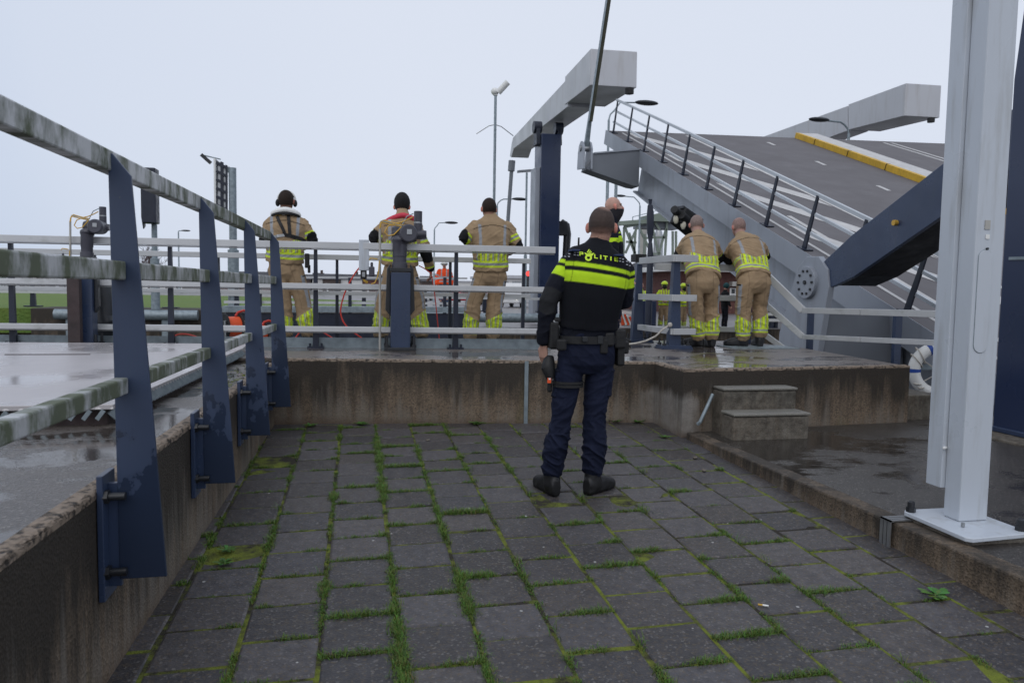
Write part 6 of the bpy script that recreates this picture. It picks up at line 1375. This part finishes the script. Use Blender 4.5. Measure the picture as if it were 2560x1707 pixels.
# ------------------------------------------------------------------ valve drives on their columns
V4 = lambda x, y: (900+x*.2934, 440+y*.2934)
def valve_drive(cx, Yd, sc, lab, off, conduit_dx):
    """column, gearbox and motor of a paddle drive; cx = column centre px, drawn from the one behind the beanie firefighter"""
    q = lambda x, y, dy=0: atY(*off(x, y), Yd+dy)
    b = q(340, 1470); root = empty('valve_drive', (b.x, Yd, ZP), lab, 'valve drive', 'valve drives on the quay')
    u = q(440, 700)-q(340, 700); r = lambda n: u.length*n/100
    m = MB(); z1 = q(340, 820).z; m.box((b.x, Yd, (ZP+z1)/2), (r(165), r(165), z1-ZP)); m.build('column', M['navy'], root, .006)
    m = MB(); m.box((b.x, Yd, q(340, 800).z), (r(178), r(178), .04)); m.build('flange', M['black_steel'], root, .004); m = MB(); m.box((b.x, Yd, ZP+.015), (r(260), r(240), .03)); m.build('base_plate', M['black_steel'], root, .004)
    for i in (-1, 1):
        for j in (-1, 1): m = MB(); m.cyl((b.x+i*r(115), Yd+j*r(100), ZP+.02), (b.x+i*r(115), Yd+j*r(100), ZP+.14), .014, 8); m.cyl((b.x+i*r(115), Yd+j*r(100), ZP+.03), (b.x+i*r(115), Yd+j*r(100), ZP+.06), .026, 6); m.build('bolt', M['black_steel'], root)
    m = MB(); m.tube([q(338, 790), q(338, 740), q(338, 735), q(338, 690), q(338, 685), q(338, 580), q(342, 560)], [r(68), r(66), r(58), r(58), r(62), r(62), r(76)], 20); m.build('stem_housing', M['grey_mach'], root)
    m = MB(); c = q(370, 490); m.tube([c+Vector((-r(95), .10, 0)), c+Vector((-r(60), .10, 0)), c+Vector((r(60), .10, 0)), c+Vector((r(115), .10, 0))], [r(60), r(74), r(78), r(60)], 20); m.ball(q(345, 545, .02), r(76), 16, (1, 1, .6)); m.build('gearbox', M['grey_mach'], root)
    m = MB(); c = q(415, 488, -.1); m.tube([c+Vector((0, .20, 0)), c+Vector((0, .03, 0)), c, c+Vector((0, -.012, 0))], [r(74), r(78), r(76), r(66)], 28); hw_ = m.build('end_cover', M['grey_mach'], root)
    m = MB(); m.box(c+Vector((r(5), -.016, r(12))), (r(42), .006, r(42))); m.build('name_plate', M['steel'], hw_)
    m = MB(); c = q(495, 330, .08); m.tube([c+Vector((0, 0, r(30))), c+Vector((0, 0, r(28))), c+Vector((0, 0, -r(60))), c+Vector((0, 0, -r(62))), c+Vector((0, 0, -r(75))), c+Vector((0, 0, -r(77))), c+Vector((0, 0, -r(150)))], [r(30), r(36), r(36), r(33), r(33), r(37), r(37)], 20); mo = m.build('motor', M['grey_mach'], root)
    m = MB(); m.cyl(c+Vector((0, 0, -r(62))), c+Vector((0, 0, -r(76))), r(36.5), 20); m.build('motor_band', M['steel'], mo)
    m = MB(); c2 = q(520, 500, .06); m.tube([q(440, 505, .06), c2, c2+Vector((r(45), 0, 0))], [r(38), r(42), r(36)], 16); m.build('motor_mount', M['grey_mach'], root)
    # conduit and cables
    e_ = q(170, 1400, .06); t_2 = q(170, 440, .06); m = MB(); m.tube([(e_.x, e_.y, ZP), (t_2.x, t_2.y, t_2.z)], r(11), 10); m.build('conduit', M['pvc'], root)
    m = MB()
    for pts in (((175, 440), (178, 400), (200, 378), (260, 395), (330, 412), (368, 418)), ((168, 450), (172, 412), (190, 395), (250, 410), (350, 430)), ((355, 430), (330, 460), (290, 500), (240, 510), (210, 480), (235, 430), (300, 405), (350, 395), (400, 375), (450, 350))):
        m.tube([q(x, y, .0) for x, y in pts], r(5.5), 8)
    m.build('cable', M['cable_y'], root)
    m = MB(); m.tube([q(180, 385), q(260, 400), q(355, 425), q(380, 380), q(400, 345), q(455, 320)], r(5), 8); m.build('grey_cable', M['galv'], root)
    m = MB(); m.tube([q(150, 710), q(130, 705), q(90, 700), q(80, 715)], r(5), 8); m.tube([q(165, 720), q(160, 800), q(150, 860), q(125, 912), q(95, 920)], r(5), 8); m.build('cable', M['cable_y'], root)
    for i in (-1, 1):
        m = MB(); m.prism([Vector((b.x+i*r(84), Yd-.02, ZP+.35)), Vector((b.x+i*r(125), Yd-.02, ZP+.42)), Vector((b.x+i*r(112), Yd-.02, ZP+.85)), Vector((b.x+i*r(84), Yd-.02, ZP+.9))], (0, .08, 0)); m.build('side_bracket', M['black_steel'], root, .006)
    m = MB(); c = q(100, 815, .02); m.box(c, (r(48), .05, r(85))); m.cyl(c+Vector((0, 0, r(40))), c+Vector((0, 0, r(80))), r(12), 10); m.build('limit_switch', M['grey_mach'], root, .01)
valve_drive(1000, 7.95, 1, 'dark blue valve drive with grey motor in front of the beanie firefighter', V4, 0)
valve_drive(218, 8.18, 1, 'dark valve drive with looping yellow cables at the left, behind the railing', lambda x, y: (218+(x-340)*.250, 566+(y-490)*.262), 0)
cb = empty('control_box', atY(910, 638, 8.05), 'small pale control box hung on the fence rail with a black switch below', 'control box')
m = MB(); m.box(atY(910, 638, 8.05), (.105, .06, .32)); m.build('box', M['white_post'], cb, .006); m = MB(); m.box(atY(909, 687, 8.04), (.065, .05, .09)); m.build('switch', M['black'], cb, .004); m = MB(); m.box(atY(909, 686, 8.01), (.03, .006, .05)); m.build('switch_plate', M['steel'], cb)
m = MB(); m.tube([atY(909, 697, 8.04), atY(912, 702, 8.04), atY(918, 706, 8.06)], .014, 8); m.build('cable', M['cable_y'], cb)
m = MB(); a = atY(185, 690, 8.0); m.span((a.x-.055, 7.96, ZP), (a.x+.055, 8.04, a.z)); tag(m.build('steel_post', M['rust'], origin=(a.x, 8, ZP), bevel=.004), 'rusty dark square post before the left valve drive', 'post')
m = MB(); a = atY(262, 745, 8.5); m.tube([(a.x, 8.6, ZP), (a.x, 8.6, ZP+.25), (a.x-.05, 8.6, ZP+.30), (a.x-.05, 8.6, ZP+.62), (a.x-.08, 8.6, ZP+.72)], [.10, .16, .13, .09, .05], 12); tag(m.build('bollard', M['black_steel'], origin=(a.x, 8.6, ZP)), 'dark tapered bollard right of the left valve drive', 'bollard')
# ------------------------------------------------------------------ hoses, reels and the line
def hose(pts, Y, lab, name='hose', r=.008, mat='red_hose', grp='red hoses on the walkway'):
    P = [atY(x, y, Y+(dy[0] if dy else 0)) for x, y, *dy in pts]; Q2 = []
    for i in range(len(P)-1):
        p0, p1, p2, p3 = P[max(i-1, 0)], P[i], P[i+1], P[min(i+2, len(P)-1)]
        for k in range(5): t = k/5; Q2.append(.5*((2*p1)+(p2-p0)*t+(2*p0-5*p1+4*p2-p3)*t*t+(3*p1-p0-3*p2+p3)*t*t*t))
    Q2.append(P[-1]); m = MB(); m.tube(Q2, r, 8); return tag(m.build(name, M[mat], origin=Q2[-1]), lab, 'hose' if mat == 'red_hose' else 'line', grp)
hose([(428, 846), (440, 838), (455, 835), (475, 837), (505, 847), (530, 858)], 8.45, 'short red hose arching over the board left of the reels')
hose([(735, 850), (745, 836), (757, 823), (775, 818), (795, 824), (820, 838), (845, 855)], 8.42, 'red hose arching at the first firefighter\'s boots')
hose([(905, 662), (890, 680), (873, 708), (860, 738), (852, 770), (853, 790), (862, 810), (880, 828), (900, 842), (920, 858)], 8.3, 'red hose hanging in a curve between the first two firefighters')
hose([(1047, 664), (1062, 672), (1078, 684)], 8.7, 'taut red line held by the beanie firefighter', 'line', .006, 'red_hose', 'rescue line'); hose([(1079, 690), (1086, 730), (1092, 785), (1097, 836), (1099, 856)], 8.72, 'red line falling from the beanie firefighter\'s hand', 'line', .006, 'red_hose', 'rescue line')
hose([(1125, 820), (1150, 828), (1172, 834)], 9.0, 'dark red hose lying beside the third firefighter\'s boot')
def reel(px, py, Y, r, lab):
    c = atY(px, py, Y); root = empty('hose_reel', (c.x, Y, ZK), lab, 'hose reel', 'orange hose reels')
    ax = Vector((.85, .5, 0)).normalized()
    m = MB(); m.tube([c-ax*r*.55, c+ax*r*.55], r*.86, 24); m.build('coiled_hose', M['orange'], root)
    for s_ in (-1, 1): m = MB(); m.tube([c+ax*s_*r*.55, c+ax*s_*r*.66], [r*1.12, r*1.12], 28); m.build('flange', M['black'], root, .004)
    m = MB(); X = Vector((0, 0, 1)); Yx = ax.cross(X)
    for s_ in (-1, 1): p = c+ax*s_*r*.8; m.tube([p+Yx*r*.8-X*(c.z-ZK), p+Yx*r*.5+X*r*.5, p-Yx*r*.5+X*r*.5, p-Yx*r*.8-X*(c.z-ZK)], .012, 8)
    m.tube([c+ax*r*.8+X*r*.5+Yx*r*.5, c-ax*r*.8+X*r*.5+Yx*r*.5], .012, 8); m.build('frame', M['steel'], root)
    m = MB(); m.tube([c+ax*r*.3+X*r*.9, c+ax*r*.5+X*r*1.2, c+ax*r*1.0+X*r*1.35, c+ax*r*1.5+X*r*1.2], .014, 8); m.build('hose_end', M['red_hose'], root)
reel(580, 817, 8.9, .135, 'large orange hose reel on the walkway between the second and third railing posts'); reel(650, 832, 8.8, .10, 'smaller orange hose reel left of the first firefighter')
# ------------------------------------------------------------------ white post at the right
wp = empty('post', (3.03, 3.2, ZS), 'tall white painted steel post on a bolted plate at the right', 'post')
c0 = atZ(2398, 1303, .315)
x0, y0 = c0.x, c0.y
m = MB(); m.prism([Vector((2.835, 2.985, .29)), Vector((2.86, 2.96, .29)), Vector((3.20, 2.985, .29)), Vector((3.225, 3.01, .29)), Vector((3.225, 3.40, .29)), Vector((3.2, 3.43, .29)), Vector((2.87, 3.43, .29)), Vector((2.845, 3.40, .29))], (0, 0, .022)); m.build('base_plate', M['white_post'], wp, .004)
m = MB(); m.box((3.03, 3.2, .278), (.34, .40, .03)); m.build('grout_pad', M['step'], wp)
m = MB(); sp_ = [(x0, y0), (x0+.163, y0), (x0+.175, y0+.012), (x0+.175, y0+.108), (x0, y0+.108)]; lean = Vector((.0, 0, 0))
m.prism([Vector((x, y, .313)) for x, y in sp_], (0, 0, 4.2)); m.build('shaft', M['white_post'], wp, .006)
m = MB(); m.prism([Vector((x0-.022, y0+.111, .46)), Vector((x0+.04, y0+.111, .46)), Vector((x0+.04, y0+.215, .46)), Vector((x0-.022, y0+.215, .46))], (0, 0, 4.0)); m.build('cover_strip', M['white_post'], wp, .003)
m = MB(); p = atX(2358, 1122, x0-.003); m.box(p, (.03, .035, .03)); m.cyl(p+Vector((0, -.02, .012)), p+Vector((-.025, -.03, .012)), .008, 8); m.build('latch', M['white'], wp, .003)
# oblong hatch with a raised rim on the front face
hc = lambda x, y: atY(x, y, y0-.0025)
a, b = hc(2464, 645), hc(2454, 862); rr = .040; rim = []
for i in range(13): t = math.pi*i/12; rim.append(a+Vector((rr*math.cos(t), 0, rr*math.sin(t))))
for i in range(13): t = math.pi+math.pi*i/12; rim.append(Vector((a.x+rr*math.cos(t), a.y, b.z+rr*math.sin(t))))
m = MB(); m.prism([Vector((p.x, y0-.001, p.z)) for p in rim], (0, -.004, 0)); ha = m.build('hatch', M['white_post'], wp, .0015)
m = MB(); m.tube([Vector((p.x, y0-.001, p.z)) for p in rim+[rim[0]]], .0022, 6); m.build('hatch_gap', M['galv'], ha)
m = MB(); p = hc(2467, 622); m.cyl(p+Vector((0, -.008, 0)), p, .006, 10); m.build('hatch_lock', M['black_steel'], ha)
m = MB(); p = hc(2469, 562); m.box(p, (.030, .004, .045)); m.build('rating_plate', M['pvc'], wp); m = MB(); p = hc(2469, 592); m.box(p, (.022, .003, .022)); m.build('sticker', M['white'], wp)
m = MB()
for x, y in ((2.875, 3.39), (3.195, 3.03), (2.88, 3.02), (3.19, 3.39)):
    if (x, y) == (2.88, 3.02): continue
    m = MB(); m.cyl((x, y, .312), (x, y, .338), .024, 6); m.tube([(x, y, .33), (x, y, .365), (x, y, .372)], [.019, .018, .010], 10); m.build('anchor_bolt', M['black_steel'], wp)
m = MB(); p = atZ(2407, 1316, .315); m.cyl(p, p+Vector((0, 0, .02)), .009, 8); m.build('anchor_bolt', M['steel'], wp)
for i in range(3):
    y = 3.42-.028*i; xk = 2.737; m = MB(); m.span((xk-.012, y-.011, .12), (xk-.004, y+.011, ZS+.012)); m.span((xk-.012, y-.011, ZS+.004), (2.9+.05*i, y+.011, ZS+.012)); o = m.build('metal_strap', M['steel'], origin=(xk, y, ZS)); tag(o, ('farthest', 'middle', 'nearest')[i]+' of three bright metal straps bent over the kerb by the white post', 'strap', 'metal straps over the kerb')
# life buoy
YL = 8.25; c = Vector(atY(2346, 926, YL)); lb = empty('life_buoy', c, 'white life buoy with blue bands half hidden behind the white post', 'life buoy')
X = Vector((math.cos(YAW+.15), -math.sin(YAW+.15), 0)); Zv = Vector((0, 0, 1)); Rb, rb_ = .292, .074
def torus(a0, a1, R_, r_, n=60):
    m = MB(); m.tube([c+(X*math.cos(t)+Zv*math.sin(t))*R_ for t in np.linspace(a0, a1, n)], r_, 16, False); return m
torus(0, 2*math.pi, Rb, rb_, 61).build('ring', M['white'], lb)
for a in (1.98, 3.17, 4.42, .5): torus(a-.075, a+.075, Rb, rb_+.003, 6).build('blue_band', M['blue'], lb)
m = MB()
for a in (2.45, 2.72, 3.75, 3.95):
    Yv = X.cross(Zv); d = X*math.cos(a)+Zv*math.sin(a); m.tube([c+d*(Rb+(rb_+.006)*math.cos(t)+.02*math.sin(t))+Yv*(rb_+.006)*math.sin(t)+(Zv*.05*math.cos(t)) for t in np.linspace(0, 6.283, 22)], .008, 6)
m.tube([c+(X*math.cos(2.55)+Zv*math.sin(2.55))*.22, c+Vector((-.02, -.05, -.02)), c+(X*math.cos(3.85)+Zv*math.sin(3.85))*.22], .008, 6)
m.build('grab_line', M['rope'], lb)
bhp = empty('buoy_post', (c.x+.16, YL+.12, .1), 'thin navy post carrying the life buoy behind the white post', 'post'); m = MB(); m.span((c.x+.12, YL+.10, -.4), (c.x+.2, YL+.16, 1.0)); m.build('post', M['navy'], bhp); m = MB(); m.span((c.x-.3, YL+.09, c.z+.0), (c.x+.4, YL+.1, c.z+.07)); m.build('cross_bar', M['galv'], bhp)
